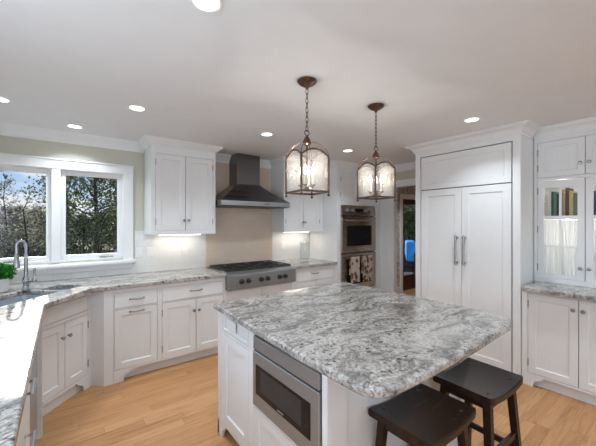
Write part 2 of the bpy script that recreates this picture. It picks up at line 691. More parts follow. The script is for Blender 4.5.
setting('floor', MB().box(XL - .2, HALL_X + .2, REAR_Y - .2, WY + .02, -.12, 0), 'floor')
setting('ceiling', MB().box(XL - .2, HALL_X + .2, REAR_Y - .2, WY + WT, H, H + .12), 'ceiling')

def wall_with_openings(fixed0, fixed1, a0, a1, openings, along='X'):
    mb = MB()
    xs = sorted({a0, a1, *[o[0] for o in openings], *[o[1] for o in openings]})
    for i in range(len(xs) - 1):
        l, r = xs[i], xs[i + 1]
        mid = (l + r) / 2
        holes = sorted([(o[2], o[3]) for o in openings if o[0] < mid < o[1]])
        z = 0.0
        spans = []
        for h0, h1 in holes:
            if h0 > z:
                spans.append((z, h0))
            z = h1
        if z < H:
            spans.append((z, H))
        for z0, z1 in spans:
            if along == 'X':
                mb.box(l, r, fixed0, fixed1, z0, z1)
            else:
                mb.box(fixed0, fixed1, l, r, z0, z1)
    return mb

WIN = (-0.64, 0.555, 1.095, 2.045)                         # sink window opening
DOOR = (5.86, 6.72, 0.0, 2.03)                             # far glass door opening
setting('wall_back', wall_with_openings(WY, WY + WT, XL - .2, XR + .06, [WIN]), 'wall', smooth=0)
setting('wall_hall', wall_with_openings(WY, WY + WT, XR + .06, HALL_X + .2, [DOOR]), 'wallpaper', smooth=0)
setting('wall_left', wall_with_openings(XL - .16, XL, REAR_Y, WY, [(a, b, 1.04, 2.22) for a, b in ADDED_SIDE_WIN], 'Y'), 'trim', smooth=0)
PASS = (2.14, 3.04, 0.0, 2.08)
setting('wall_right', wall_with_openings(XR, XR + .075, REAR_Y, WY, [PASS], 'Y'), 'wall', smooth=0)
setting('wall_rear', wall_with_openings(REAR_Y - .16, REAR_Y, XL - .2, HALL_X + .2, [(a, b, .5, 2.2) for a, b in ADDED_REAR_WIN]), 'trim', smooth=0)
setting('wall_hall_end', MB().box(HALL_X, HALL_X + .16, REAR_Y, WY, 0, H), 'wallpaper', smooth=0)
setting('wall_hall_side', MB().box(XR + .075, HALL_X, 1.3, 1.42, 0, H), 'wallpaper', smooth=0)

# added rear windows, out of view: frame and bars before the fill lights
for i, (a, b) in enumerate(ADDED_REAR_WIN):
    wn = group_struct('window_%d' % (i + 2), ((a + b) / 2, REAR_Y - .05, .5))
    hw = (b - a) / 2
    f = MB()
    for (x0, x1, z0, z1) in ((-hw, -hw + .05, 0, 1.7), (hw - .05, hw, 0, 1.7), (-hw, hw, 0, .05), (-hw, hw, 1.65, 1.7), (-.02, .02, .05, 1.65)):
        f.box(x0, x1, -.02, .02, z0, z1)
    link('frame', f, 'trim', wn)

for i, (a, b) in enumerate(ADDED_SIDE_WIN):  # unseen left-wall windows, added to even out the light
    wn = group_struct('window_%d' % (i + 5), (XL - .05, (a + b) / 2, 1.04), PI / 2)
    hw = (b - a) / 2
    f = MB()
    for (x0, x1, z0, z1) in ((-hw, -hw + .05, 0, 1.18), (hw - .05, hw, 0, 1.18), (-hw, hw, 0, .05), (-hw, hw, 1.13, 1.18), (-.02, .02, .05, 1.13)):
        f.box(x0, x1, -.02, .02, z0, z1)
    link('frame', f, 'trim', wn)

# passage casing + wall crown
pc = MB()
pc.box(XR - .02, XR, 3.04, 3.16, 0, 2.17, .004)
pc.box(XR - .008, XR, 3.16, 3.296, 0, 2.30, .002)
pc.box(XR - .02, XR, 2.04, 2.14, 0, 2.17, .004)
pc.box(XR - .024, XR, 2.04, 3.14, 2.08, 2.17, .004)
pc.box(XR - .001, XR + .076, 3.03, 3.045, 0, 2.08)
pc.box(XR - .001, XR + .076, 2.135, 2.15, 0, 2.08)
pc.box(XR - .001, XR + .076, 2.14, 3.04, 2.068, 2.083)
setting('trim_1', pc, 'trim')
CROWN = [(0, -.105), (.010, -.105), (.014, -.092), (.026, -.070), (.048, -.040), (.070, -.022), (.076, -.012), (.082, 0), (0, 0)]
def crown(path, scale=1.0, low=1.0):
    return MB().sweep(path, [(d * scale, H - .0005 + z * low) for d, z in CROWN])
setting('trim_2', crown([(XL, WY), (.757, WY)]), 'trim')
setting('trim_3', crown([(1.489, WY), (2.497, WY)]), 'trim')
setting('trim_4', crown([(XR, 3.296), (XR, 2.105)]), 'trim')
setting('trim_5', crown([(XL, REAR_Y), (XL, WY)][::1]), 'trim')

# tiled backsplash
bs = MB()
bs.box(XL, 1.497, WY - .008, WY - .0005, .916, 1.02)
bs.box(.66, 1.497, WY - .008, WY - .0005, 1.02, 1.40)
bs.box(2.525, 3.249, WY - .008, WY - .0005, .916, 1.40)
bs.box(XL, -.735, WY - .008, WY - .0005, 1.02, 1.40)
setting('wall_backsplash_tile', bs, 'tile', smooth=0)
setting('wall_range_tile', MB().box(1.499, 2.523, WY - .010, WY - .0005, .916, H - .10), 'beige_tile', smooth=0)

# ------------------------------------------------------------------ sink window
win = group_struct('window_1', (0, WY, 0))
cs = MB()
x0, x1, z0, z1 = WIN
cs.box(x0 - .09, x0 + .012, -.022, 0, z0 - .03, z1 + .085, .004)
cs.box(x1 - .012, x1 + .09, -.022, 0, z0 - .03, z1 + .085, .004)
cs.box(x0 - .09, x1 + .09, -.024, 0, z1 - .012, z1 + .085, .004)
cs.box(x0 - .095, x1 + .095, -.034, 0, z1 + .075, z1 + .092, .003)
link('casing', cs, 'trim', win)
jb = MB()
jb.box(x0 - .002, x0 + .018, 0, WT, z0, z1)
jb.box(x1 - .018, x1 + .002, 0, WT, z0, z1)
jb.box(x0, x1, 0, WT, z1 - .018, z1 + .002)
jb.box(x0, x1, 0, WT, z0 - .002, z0 + .018)
jb.box(-.085, -.01, -.015, WT, z0, z1, .003)
link('jamb', jb, 'trim', win)
st = MB()
st.box(x0 - .115, x1 + .115, -.085, .01, z0 - .055, z0 - .018, .008, 2)
st.box(x0 - .08, x1 + .08, -.022, 0, z0 - .115, z0 - .055, .004)
link('sill', st, 'trim', win)
def sash(xa, xb, crank):
    fr = MB()
    w_ = .042
    za, zb = z0 + .018, z1 - .018
    fr.box(xa, xa + w_, .035, .075, za, zb, .003)
    fr.box(xb - w_, xb, .035, .075, za, zb, .003)
    fr.box(xa + w_, xb - w_, .035, .075, za, za + w_, .003)
    fr.box(xa + w_, xb - w_, .035, .075, zb - w_, zb, .003)
    o = link('sash', fr, 'trim', win)
    link('pane', MB().box(xa + w_ - .004, xb - w_ + .004, .052, .057, za + w_ - .004, zb - w_ + .004), 'pane', o)
    c = MB()
    cx = crank
    c.box(cx - .035, cx + .035, .004, .034, z0 + .018, z0 + .034, .004)
    c.tube([(cx, .004, z0 + .03), (cx + .02, -.012, z0 + .032), (cx + .09, -.014, z0 + .030)], .006)
    link('crank', c, 'nickel', o)
sash(x0 + .018, -.085, -.40)
sash(-.01, x1 - .018, .36)

# ------------------------------------------------------------------ cabinet builders
# local frame of every cabinet: x along its face, y into the cabinet, z up; origin at the left foot of the face
def knob(parent, x, z, y=0.0):
    mb = MB().lathe([(.006, 0), (.006, -.012), (.010, -.016), (.0155, -.022), (.0155, -.028), (.010, -.033), (.0005, -.034)], (x, y, z), 'Y', 14)
    link('knob', mb, 'nickel', parent)
def pull(parent, x, z, y=0.0, half=.06):
    pts = []
    for i in range(9):
        t = i / 8
        pts.append((x - half + 2 * half * t, y - .004 - .024 * math.sin(PI * t) ** .6, z))
    mb = MB().tube(pts, [.005 + .002 * math.sin(PI * i / 8) for i in range(9)], 8)
    for sx in (-half, half):
        mb.lathe([(.009, .001), (.009, -.005), (.006, -.008)], (x + sx, y, z), 'Y', 10)
    link('pull', mb, 'nickel', parent)
def hinges(parent, x, z0, z1, y=0.0, d=.07):
    for z in (z0 + d, z1 - d - .05):
        mb = MB().lathe([(.0045, 0), (.0045, .05)], (x, y - .002, z), 'Z', 8)
        mb.ball((x, y - .002, z - .004), .005, 8).ball((x, y - .002, z + .054), .005, 8)
        link('hinge', mb, 'nickel', parent)
def panel_front(x0, x1, z0, z1, y=0.0, t=.02, stile=.055, rec=.009, bead=.008, rails=()):
    """shaker front: raised stiles and rails round recessed flat panels"""
    mb = MB()
    zs = [z0] + list(rails) + [z1]
    mb.box(x0, x1, y + rec + .001, y + t, z0, z1)
    fields = []
    lo = z0 + stile
    for r in list(rails) + [None]:
        hi = (r - stile / 2) if r else z1 - stile
        fields.append((x0 + stile, x1 - stile, lo, hi))
        if r:
            lo = r + stile / 2
    def ring(a, ya, b, yb):
        A = [(a[0], ya, a[2]), (a[1], ya, a[2]), (a[1], ya, a[3]), (a[0], ya, a[3])]
        B = [(b[0], yb, b[2]), (b[1], yb, b[2]), (b[1], yb, b[3]), (b[0], yb, b[3])]
        va = [mb.bm.verts.new(p) for p in A]
        vb = [mb.bm.verts.new(p) for p in B]
        for j in range(4):
            mb.bm.faces.new((va[j], va[(j + 1) % 4], vb[(j + 1) % 4], vb[j]))
    # stiles and rails as flat boxes
    th = y + rec + .002
    mb.box(x0, x0 + stile, y, th, z0, z1)
    mb.box(x1 - stile, x1, y, th, z0, z1)
    edges = [z0] + [v for f in fields for v in (f[2], f[3])] + [z1]
    for k in range(0, len(edges), 2):
        mb.box(x0 + stile, x1 - stile, y, th, edges[k], edges[k + 1])
    for f in fields:
        g = (f[0] + bead, f[1] - bead, f[2] + bead, f[3] - bead)
        ring(f, y + .0025, g, y + rec)
    return mb
def flat_front(x0, x1, z0, z1, y=0.0, t=.02):
    return MB().box(x0, x1, y, y + t, z0, z1, .002)
def face_frame(mb, W, z0, z1, openings, t=.02, xa=0.0):
    xs = sorted({xa, W, *[o[0] for o in openings], *[o[1] for o in openings]})
    zs = sorted({z0, z1, *[o[2] for o in openings], *[o[3] for o in openings]})
    for i in range(len(xs) - 1):
        run = None
        for k in range(len(zs) - 1):
            cx, cz = (xs[i] + xs[i + 1]) / 2, (zs[k] + zs[k + 1]) / 2
            hole = any(o[0] < cx < o[1] and o[2] < cz < o[3] for o in openings)
            if not hole:
                run = (run[0], zs[k + 1]) if run else (zs[k], zs[k + 1])
            if (hole or k == len(zs) - 2) and run:
                mb.box(xs[i], xs[i + 1], 0, t, run[0], run[1])
                run = None
    return mb
G = .0035                      # reveal round inset fronts
def hole(f):
    return (f[0] - G, f[1] + G, f[2] - G, f[3] + G)
def foot_poly(x, w_, h, dirn):
    """bracket foot: straight outside, ogee inside"""
    pts = [(x, 0), (x, h)]
    prof = [(w_, h), (w_ * .93, h * .80), (w_ * .80, h * .66), (w_ * .66, h * .58), (w_ * .56, h * .40), (w_ * .50, 0)]
    return pts + [(x + dirn * a, b) for a, b in prof]
def base_cabinet(name, label, loc, rot, W, depth, fronts, feet=(True, True), z_top=.874, x_from=0.0, cat='cabinet', toe=.06):
    """fronts: list of dicts(kind, x0,x1,z0,z1, knob=, pull=, hinge=)"""
    root = thing(name, label, cat, loc, rot)
    body = MB()
    body.box(x_from, W, .021, depth, .10, z_top)
    face_frame(body, W, .10, z_top, [hole(f['r']) for f in fronts], xa=x_from)
    link('carcass', body, 'paint', root, smooth=0)
    tk = MB().box(x_from, W, toe, toe + .02, 0, .10)
    link('toe_kick', tk, 'paint', root, smooth=0)
    if feet[0]:
        link('bracket_foot', MB().prism(foot_poly(x_from, .16, .10, 1), 0, .02), 'paint', root, smooth=0)
    if feet[1]:
        link('bracket_foot', MB().prism(foot_poly(W, .16, .10, -1), 0, .02), 'paint', root, smooth=0)
    add_fronts(root, fronts)
    return root
def add_fronts(root, fronts):
    for f in fronts:
        a = f['r']
        if f['k'] == 'drawer':
            o = link('drawer', flat_front(*a), 'paint', root, smooth=0)
        elif f['k'] == 'panel_drawer':
            o = link('drawer', panel_front(*a, stile=f.get('stile', .045), rails=f.get('rails', ())), 'paint', root, smooth=0)
        else:
            o = link('door', panel_front(*a, stile=f.get('stile', .055), rails=f.get('rails', ())), 'paint', root, smooth=0)
        for (x, z) in f.get('knob', ()):
            knob(o, x, z)
        for p in f.get('pull', ()):
            pull(o, *p)
        if 'hinge' in f:
            x = a[0] if f['hinge'] == 'L' else a[1]
            hinges(o, x, a[2], a[3])
D = lambda *r, **k: dict(k='door', r=r, **k)
W_ = lambda *r, **k: dict(k='drawer', r=r, **k)

# --- diagonal sink base
DA = Vector((-.12, 3.03))
DANG = math.atan2(.372, .331)
DU = Vector((math.cos(DANG), math.sin(DANG)))
DV = Vector((-DU.y, DU.x))
def diag(u, v):
    p = DA + DU * u + DV * v
    return (p.x, p.y)
sb = base_cabinet('sink_base_cabinet', 'white diagonal sink base cabinet with two doors set across the corner under the faucet',
                  (DA.x, DA.y, 0), DANG, .498, .05,
                  [W_(-.045, .461, .705, .835), D(-.045, .206, .128, .668, knob=[(.172, .557)], hinge='L'), D(.212, .461, .128, .668, knob=[(.240, .557)], hinge='R')],
                  feet=(False, True), x_from=-.075, toe=.035)
cp = MB()
mi = Matrix.Rotation(-DANG, 4, 'Z') @ Matrix.Translation((-DA.x, -DA.y, 0))
pl = [diag(.498, 0), (.304, 3.3125), (.3775, 3.3125), (.3775, 3.45), diag(.498, .12)]
cp.prism_z(pl, 0, .874)
cp.xf(mi)
link('corner_post', cp, 'paint', sb, smooth=0)

# --- back run, left to right
base_cabinet('base_cabinet', 'narrow white pull-out base cabinet with two handles, beside the corner sink cabinet', (.379, FACE_Y, 0), 0, .40, .60,
             [W_(.008, .377, .692, .832, pull=[(.196, .765)]), D(.008, .377, .120, .674, pull=[(.196, .645)])], feet=(True, False))
base_cabinet('base_cabinet', 'white base cabinet with one wide drawer above two knobbed doors, between pull-out and cooktop', (.78, FACE_Y, 0), 0, .705, .60,
             [W_(.025, .678, .692, .832, pull=[(.37, .768)]), D(.025, .366, .120, .674, knob=[(.341, .556)], hinge='L'), D(.372, .678, .120, .674, knob=[(.396, .556)], hinge='R')], feet=(False, False))
base_cabinet('base_cabinet', 'white base cabinet directly under the gas cooktop', (1.487, FACE_Y, 0), 0, .961, .60,
             [D(.03, .477, .120, .700, knob=[(.45, .60)]), D(.483, .931, .120, .700, knob=[(.51, .60)])], feet=(False, False), z_top=.722)
base_cabinet('base_cabinet', 'white drawer base cabinet between the cooktop and the wall oven tower', (2.45, FACE_Y, 0), 0, .798, .60,
             [W_(.06, .755, .692, .832, pull=[(.385, .785)]), D(.06, .404, .120, .674, knob=[(.376, .60)]), D(.411, .755, .120, .674, knob=[(.44, .60)])], feet=(False, True))

# --- left run under the sunlit counter
LX = -.135
dw = thing('dishwasher', 'stainless dishwasher with bar handle under the sunlit counter', 'dishwasher', (LX, 2.16, 0), PI / 2)
link('door', MB().box(.005, .605, 0, .03, .105, .862, .003), 'steel', dw)
link('tub', MB().box(.01, .60, .031, .56, .10, .862), 'dark_gap', dw)
link('toe_kick', MB().box(.005, .605, .05, .07, 0, .10), 'black_plastic', dw)
link('handle', MB().box(.04, .57, -.012, 0, .845, .858, .003), 'steel', dw)
fs = MB().box(2.790 - 2.16, 2.835 - 2.16, -.026, .05, 0, .874)
fp = thing('filler_panel', 'slim white filler panel between the dishwasher and the diagonal sink cabinet', 'panel', (LX, 2.16, 0), PI / 2)
link('board', fs, 'paint', fp, smooth=0)
db = thing('drawer_cabinet', 'white drawer bank with chrome bar pulls beneath the near end of the sunlit counter', 'cabinet', (LX, 1.46, 0), PI / 2)
bd = MB().box(0, .695, .021, .58, .10, .874)
drs = [(.02, .675, .70, .84), (.02, .675, .42, .68), (.02, .675, .125, .40)]
face_frame(bd, .695, .10, .874, [hole(d_) for d_ in drs])
link('carcass', bd, 'paint', db, smooth=0)
link('toe_kick', MB().box(0, .695, .06, .08, 0, .10), 'paint', db)
for d_, hz in zip(drs, (.765, .52, .33)):
    o = link('drawer', flat_front(*d_), 'paint', db, smooth=0)
    h_ = MB().tube([(.255, -.034, hz), (.425, -.034, hz)], .0075, 10)
    for x in (.275, .405):
        h_.tube([(x, 0, hz), (x, -.034, hz)], .006, 8)
    link('handle', h_, 'chrome', o)
nb = base_cabinet('base_cabinet', 'white base cabinet nearest the camera under the sunlit counter', (LX, -.55, 0), PI / 2, 2.0, .58,
                  [D(.03, .50, .12, .84), D(.506, .99, .12, .84), D(1.02, 1.49, .12, .84), D(1.496, 1.97, .12, .84)], feet=(False, False))

# ------------------------------------------------------------------ worktops
def arc(cx, cy, r, a0, a1, n=6):
    return [(cx + r * math.cos(R(a0 + (a1 - a0) * i / n)), cy + r * math.sin(R(a0 + (a1 - a0) * i / n))) for i in range(n + 1)]
def rrect_uv(u0, u1, v0, v1, r):
    pts = arc(u1 - r, v1 - r, r, 0, 90, 5) + arc(u0 + r, v1 - r, r, 90, 180, 5) + arc(u0 + r, v0 + r, r, 180, 270, 5) + arc(u1 - r, v0 + r, r, 270, 360, 5)
    return pts
BOWLS = [(-.27, .285, .10, .435), (.315, .545, .10, .345)]
outer = [(XL + .002, WY - .0085), (1.486, WY - .0085), (1.486, 3.283), (.228, 3.283), (.19, 3.265), (-.095, 2.845), (-.100, 2.80), (-.100, -.60), (XL + .002, -.60)]
holes = [[diag(u, v) for u, v in rrect_uv(*b, .04)] for b in BOWLS]
ct = link('countertop', MB().filled(outer, holes, .8745, .914), 'granite', bevel=.006, smooth=30)
tag(ct, 'long grey granite countertop wrapping the sink corner from window wall to cooktop', 'countertop')
ct2 = link('countertop', MB().prism_z([(2.447, 3.283), (3.246, 3.283), (3.246, WY - .0085), (2.447, WY - .0085)], .8745, .914), 'granite', bevel=.006)
tag(ct2, 'short grey granite countertop between the cooktop and the wall oven tower', 'countertop')
ct3 = link('countertop', MB().prism_z([(3.312, .20), (4.20, .20), (4.20, 1.02), (3.378, 1.02), (3.378, 1.005), (3.312, 1.005)], .8745, .914), 'granite', bevel=.006)
tag(ct3, 'grey granite countertop of the glass-door hutch beside the refrigerator', 'countertop')

# ------------------------------------------------------------------ sink, faucet, plant
sk = thing('sink', 'stainless double-bowl sink sunk in the corner countertop', 'sink', (DA.x, DA.y, 0), DANG)
for b in BOWLS:
    u0, u1, v0, v1 = b
    mb = MB()
    rr = []
    for (ins, z, r) in ((-.006, .8735, .045), (.003, .8735, .038), (.006, .70, .036), (.03, .685, .03)):
        rr.append([(u, v, z) for u, v in rrect_uv(u0 + ins, u1 - ins, v0 + ins, v1 - ins, r)])
    mb.rings(rr, cap=False)
    mb.bm.faces.new([mb.bm.verts.new(p) for p in rr[-1]])
    bmesh.ops.remove_doubles(mb.bm, verts=mb.bm.verts[:], dist=1e-5)
    o = link('bowl', mb, 'sink_steel', sk)
    link('drain', MB().lathe([(.038, .686), (.042, .688), (.03, .6875), (.001, .6865)], ((u0 + u1) / 2, (v0 + v1) / 2, 0), 'Z', 18), 'chrome', o)

fa = thing('faucet', 'tall chrome gooseneck faucet with side lever behind the corner sink', 'faucet', (-.246, 3.531, .914))
link('body', MB().lathe([(.030, 0), (.032, .006), (.026, .016), (.020, .03), (.019, .05), (.026, .062), (.028, .085), (.022, .105), (.016, .115), (.014, .16), (.0135, .30)], seg=20), 'chrome', fa)
sd = Vector((-.90, -.30, 0)).normalized()
pts = [(0, 0, .28)]
for i in range(13):
    a = PI * i / 12
    q = sd * (.031 - .031 * math.cos(a))
    pts.append((q.x, q.y, .376 + .050 * math.sin(a)))
q = sd * .062
pts.append((q.x, q.y, .30))
link('spout', MB().tube(pts, .0105, 12), 'chrome', fa)
link('spray_head', MB().lathe([(.012, .305), (.017, .295), (.018, .26), (.023, .235), (.024, .20), (.019, .195), (.001, .195)], (q.x, q.y, 0), 'Z', 16), 'chrome', fa)
lv = MB().tube([(0, 0, .072), (.034, -.020, .080), (.056, -.034, .082)], [.013, .012, .014], 10)
lv.lathe([(.014, .07), (.017, .085), (.011, .10), (.006, .115), (.0085, .135), (.009, .165), (.012, .178), (.007, .188), (.0005, .19)], (.058, -.035, 0), 'Z', 12)
link('lever', lv, 'chrome', fa)

pp = thing('potted_plant', 'small green plant in a white pot behind the sink', 'plant', (-.415, 3.545, .914))
link('pot', MB().lathe([(.040, 0), (.055, .005), (.068, .06), (.072, .10), (.075, .115), (.068, .115), (.064, .09), (.001, .088)], seg=24), 'ceramic', pp)
def leaf_cloud(centers, size, mat, name, parent, aspect=.55):
    n = len(centers)
    a = rng.normal(size=(n, 3))
    a /= np.linalg.norm(a, axis=1)[:, None]
    b = np.cross(a, rng.normal(size=(n, 3)))
    b /= np.linalg.norm(b, axis=1)[:, None]
    s_ = size * rng.uniform(.6, 1.3, n)[:, None]
    c = np.asarray(centers)
    nn = np.cross(a, b)
    V = np.stack([c - a * s_, c + b * s_ * aspect + nn * s_ * .15, c + a * s_, c - b * s_ * aspect + nn * s_ * .15], 1).reshape(-1, 3)
    F = np.arange(4 * n).reshape(-1, 4)
    me = bpy.data.meshes.new(name)
    me.from_pydata(V.tolist(), [], F.tolist())
    me.materials.append(M[mat])
    o = bpy.data.objects.new(name, me)
    COL.objects.link(o)
    o.parent = parent
    return o
c = rng.normal(size=(420, 3))
c /= np.linalg.norm(c, axis=1)[:, None]
c = c * rng.uniform(.45, 1, (420, 1)) * np.array([.105, .105, .07]) + np.array([.01, 0, .165])
leaf_cloud(c, .020, 'leaf_pot', 'leaves', pp, .7)
sm_ = MB()
for i in range(14):
    a = rng.uniform(0, 2 * PI)
    r_ = rng.uniform(.02, .08)
    sm_.tube([(0.02 * math.cos(a), .02 * math.sin(a), .085), (r_ * .6 * math.cos(a), r_ * .6 * math.sin(a), .13), (r_ * math.cos(a), r_ * math.sin(a), .18)], .002, 5)
link('stems', sm_, 'leaf_pot', pp)

# ------------------------------------------------------------------ wall cabinets on the back wall
def wall_cabinet(label, x0, x1, yf, z0, z1, fronts, crown_path, x_face=None):
    root = thing('wall_cabinet', label, 'cabinet', (x0, yf, 0))
    Wd = x1 - x0
    mb = MB().box(0, Wd, .021, WY - yf - .012, z0, z1)
    face_frame(mb, Wd, z0, z1, [hole(f['r']) for f in fronts])
    mb.box(0, Wd, -.004, .021, z0 - .0, z0 + .02)
    link('carcass', mb, 'paint', root, smooth=0)
    add_fronts(root, fronts)
    cr_ = MB().sweep([(a - x0, b - yf) for a, b in crown_path], [(d, H - .0006 + z) for d, z in [(0, z1 - H), (.008, z1 - H), (.012, -.062), (.026, -.050), (.046, -.032), (.064, -.016), (.070, -.008), (.075, 0), (0, 0)]])
    link('crown_moulding', cr_, 'paint', root)
    return root
UF = 3.60
wall_cabinet('white two-door wall cabinet between the sink window and the range hood', .761, 1.485, UF, 1.362, 2.345,
             [D(.048, .363, 1.41, 2.25, knob=[(.346, 1.519)], hinge='L'), D(.369, .688, 1.41, 2.25, knob=[(.396, 1.519)], hinge='R')],
             [(.761, WY - .01), (.761, UF), (1.485, UF), (1.485, WY - .01)])
wall_cabinet('white two-door wall cabinet between the range hood and the wall oven tower', 2.50, 3.246, UF, 1.362, 2.345,
             [D(.03, .345, 1.42, 2.25, knob=[(.325, 1.50)], hinge='L'), D(.351, .666, 1.42, 2.25, knob=[(.373, 1.50)], hinge='R')],
             [(2.50, WY - .01), (2.50, UF), (3.246, UF)])
def under_light(label, x, y, wdt):
    t = thing('under_cabinet_light', label, 'light', (x, y, 1.346))
    link('housing', MB().box(-wdt / 2, wdt / 2, -.02, .02, .004, .016, .002), 'plate', t)
    link('lens', MB().box(-wdt / 2 + .01, wdt / 2 - .01, -.014, .014, .0, .004), 'strip', t)
    lamp('AREA', 'under_cabinet_glow', t, (0, 0, -.004), UNDER_WATTS, (1, .90, .78), shape='RECTANGLE', size=wdt - .04, size_y=.03)
under_light('glowing light strip under the wall cabinet beside the sink window', 1.13, 3.80, .5)
under_light('glowing light strip under the wall cabinet beside the wall ovens', 2.87, 3.80, .5)

# ------------------------------------------------------------------ oven tower
OY = 3.296
tw = thing('oven_tower_cabinet', 'tall white cabinet that houses the double wall oven', 'cabinet', (3.25, OY, 0))
oo = (.073, .868, .44, 1.765)
frs = [D(.073, .468, 1.83, 2.25, stile=.05, knob=[(.44, 1.90)], hinge='L'), D(.474, .868, 1.83, 2.25, stile=.05, knob=[(.50, 1.90)], hinge='R'), W_(.073, .868, .13, .40, pull=[(.47, .30)])]
mb = MB()
mb.box(0, .02, .021, .64, 0, 2.345)
mb.box(.98, 1.015, .021, .64, 0, 2.345)
mb.box(.02, .98, .021, .64, 1.80, 2.345)
mb.box(.02, .98, .021, .64, .10, .43)
mb.box(.02, .98, .62, .64, .43, 1.80)
face_frame(mb, 1.015, .10, 2.345, [hole(f['r']) for f in frs] + [oo])
mb.box(0, 1.015, .05, .07, 0, .10)
link('carcass', mb, 'paint', tw, smooth=0)
add_fronts(tw, frs)
pil = MB()
for xx in (.90, .935, .97):
    pil.box(xx, xx + .018, -.006, .001, .12, 2.30, .004)
link('pilaster', pil, 'paint', tw)
cr_ = MB().sweep([(0, .304), (0, 0), (1.017, 0)], [(d, H - .0006 + z) for d, z in [(0, -.066), (.008, -.066), (.012, -.062), (.026, -.050), (.046, -.032), (.064, -.016), (.070, -.008), (.075, 0), (0, 0)]])
link('crown_moulding', cr_, 'paint', tw)

ov = thing('double_wall_oven', 'stainless double wall oven with towels on its lower handle', 'oven', (3.325, OY, .44))
OW = .791
link('chassis', MB().box(.004, OW - .004, .02, .55, .004, 1.32), 'dark_gap', ov)
cpn = link('control_panel', MB().prism_x([(.0, 1.165), (-.022, 1.165), (-.022, 1.18), (-.008, 1.30), (0, 1.318), (.02, 1.318), (.02, 1.165)], .004, OW - .004), 'oven_steel', ov, bevel=.002)
for i, x in enumerate((.12, .24, .55, .67)):
    link('knob', MB().lathe([(.026, -.014), (.026, -.028), (.022, -.044), (.0005, -.046)], (x, 0, 1.245), 'Y', 18), 'steel', cpn)
link('display', MB().box(.31, .48, -.0225, -.010, 1.215, 1.272, .002), 'black_glass', cpn)
for (z0_, z1_) in ((.595, 1.15), (.01, .575)):
    dr = link('door', MB().box(.004, OW - .004, -.022, .019, z0_, z1_, .004), 'oven_steel', ov)
    link('window', MB().box(.11, OW - .11, -.0255, -.021, z0_ + .10, z1_ - .14, .003), 'black_glass', dr)
    hz = z1_ - .055
    h_ = MB().tube([(.06, -.065, hz), (OW - .10, -.065, hz)], .012, 12)
    for x in (.09, OW - .13):
        h_.tube([(x, -.02, hz), (x, -.065, hz)], .010, 8)
    link('handle', h_, 'oven_steel', dr)
HZ = .44 + .575 - .055
def dish_towel(label, xa, xb, zf, zb):
    yh = OY - .065
    mb = MB()
    n = 12
    rows = []
    prof = []
    for i in range(9):
        t = i / 8
        prof.append((yh - .0165 - .006 * (1 - t), zf + (HZ - zf) * t))
    for i in range(1, 8):
        a = PI * i / 8
        prof.append((yh - .0165 * math.cos(a), HZ + .0165 * math.sin(a)))
    for i in range(6):
        t = i / 5
        prof.append((yh + .0165, HZ - (HZ - zb) * t))
    rings = []
    for k in range(n + 1):
        s_ = k / n
        wob = .004 * math.sin(s_ * 9) + .002 * math.sin(s_ * 23)
        x = xa + (xb - xa) * s_
        ring = [(x, y + wob * (1 if i < 9 else .2) * (1 - i / 12 if i < 9 else .2), z) for i, (y, z) in enumerate(prof)]
        inner = [(x, y + (.003 if i < 8 else (-.003 if i > 15 else 0)) + wob * (1 if i < 9 else .2) * (1 - i / 12 if i < 9 else .2), z - (.003 if 8 <= i <= 15 else 0)) for i, (y, z) in enumerate(prof)][::-1]
        rings.append(ring + inner)
    mb.rings(rings)
    o = link('dish_towel', mb, 'towel', smooth=60)
    tag(o, label, 'towel', 'towels on the lower oven handle')
dish_towel('cream towel with brown leaf print on lower oven handle, the one nearer the pitcher', 3.455, 3.655, .585, .70)
dish_towel('cream towel with brown leaf print on lower oven handle, the one nearer the passage', 3.725, 3.955, .575, .70)

# ------------------------------------------------------------------ range hood
hood = thing('range_hood', 'dark stainless chimney range hood above the gas cooktop', 'hood', (1.995, WY - .012, 0))
HYF = 3.45 - (WY - .012)
hw = .498
def rect(xh, yf, z):
    return [(-xh, yf, z), (xh, yf, z), (xh, 0, z), (-xh, 0, z)]
can = MB().rings([rect(hw - .012, HYF + .008, 1.70), rect(hw, HYF, 1.704), rect(hw, HYF, 1.765), rect(hw - .004, HYF + .004, 1.77),
                  rect(.40, HYF + .085, 1.833), rect(.30, HYF + .165, 1.905), rect(.215, HYF + .225, 1.97), rect(.178, HYF + .252, 2.005)])
link('canopy', can, 'hood_steel', hood, smooth=0)
link('band', MB().box(-hw - .001, hw + .001, HYF - .003, HYF + .02, 1.706, 1.764, .002), 'steel', hood)
link('chimney', MB().box(-.174, .174, HYF + .254, 0, 2.0, H - .001, .003), 'hood_steel', hood)
link('filter', MB().box(-hw + .03, hw - .03, HYF + .04, -.04, 1.694, 1.702), 'dark_gap', hood)
bt = MB()
for i in range(4):
    bt.lathe([(.007, 0), (.007, -.005), (.0005, -.006)], (.10 + .022 * i, HYF - .002, 1.735), 'Y', 10)
link('buttons', bt, 'black_plastic', hood)

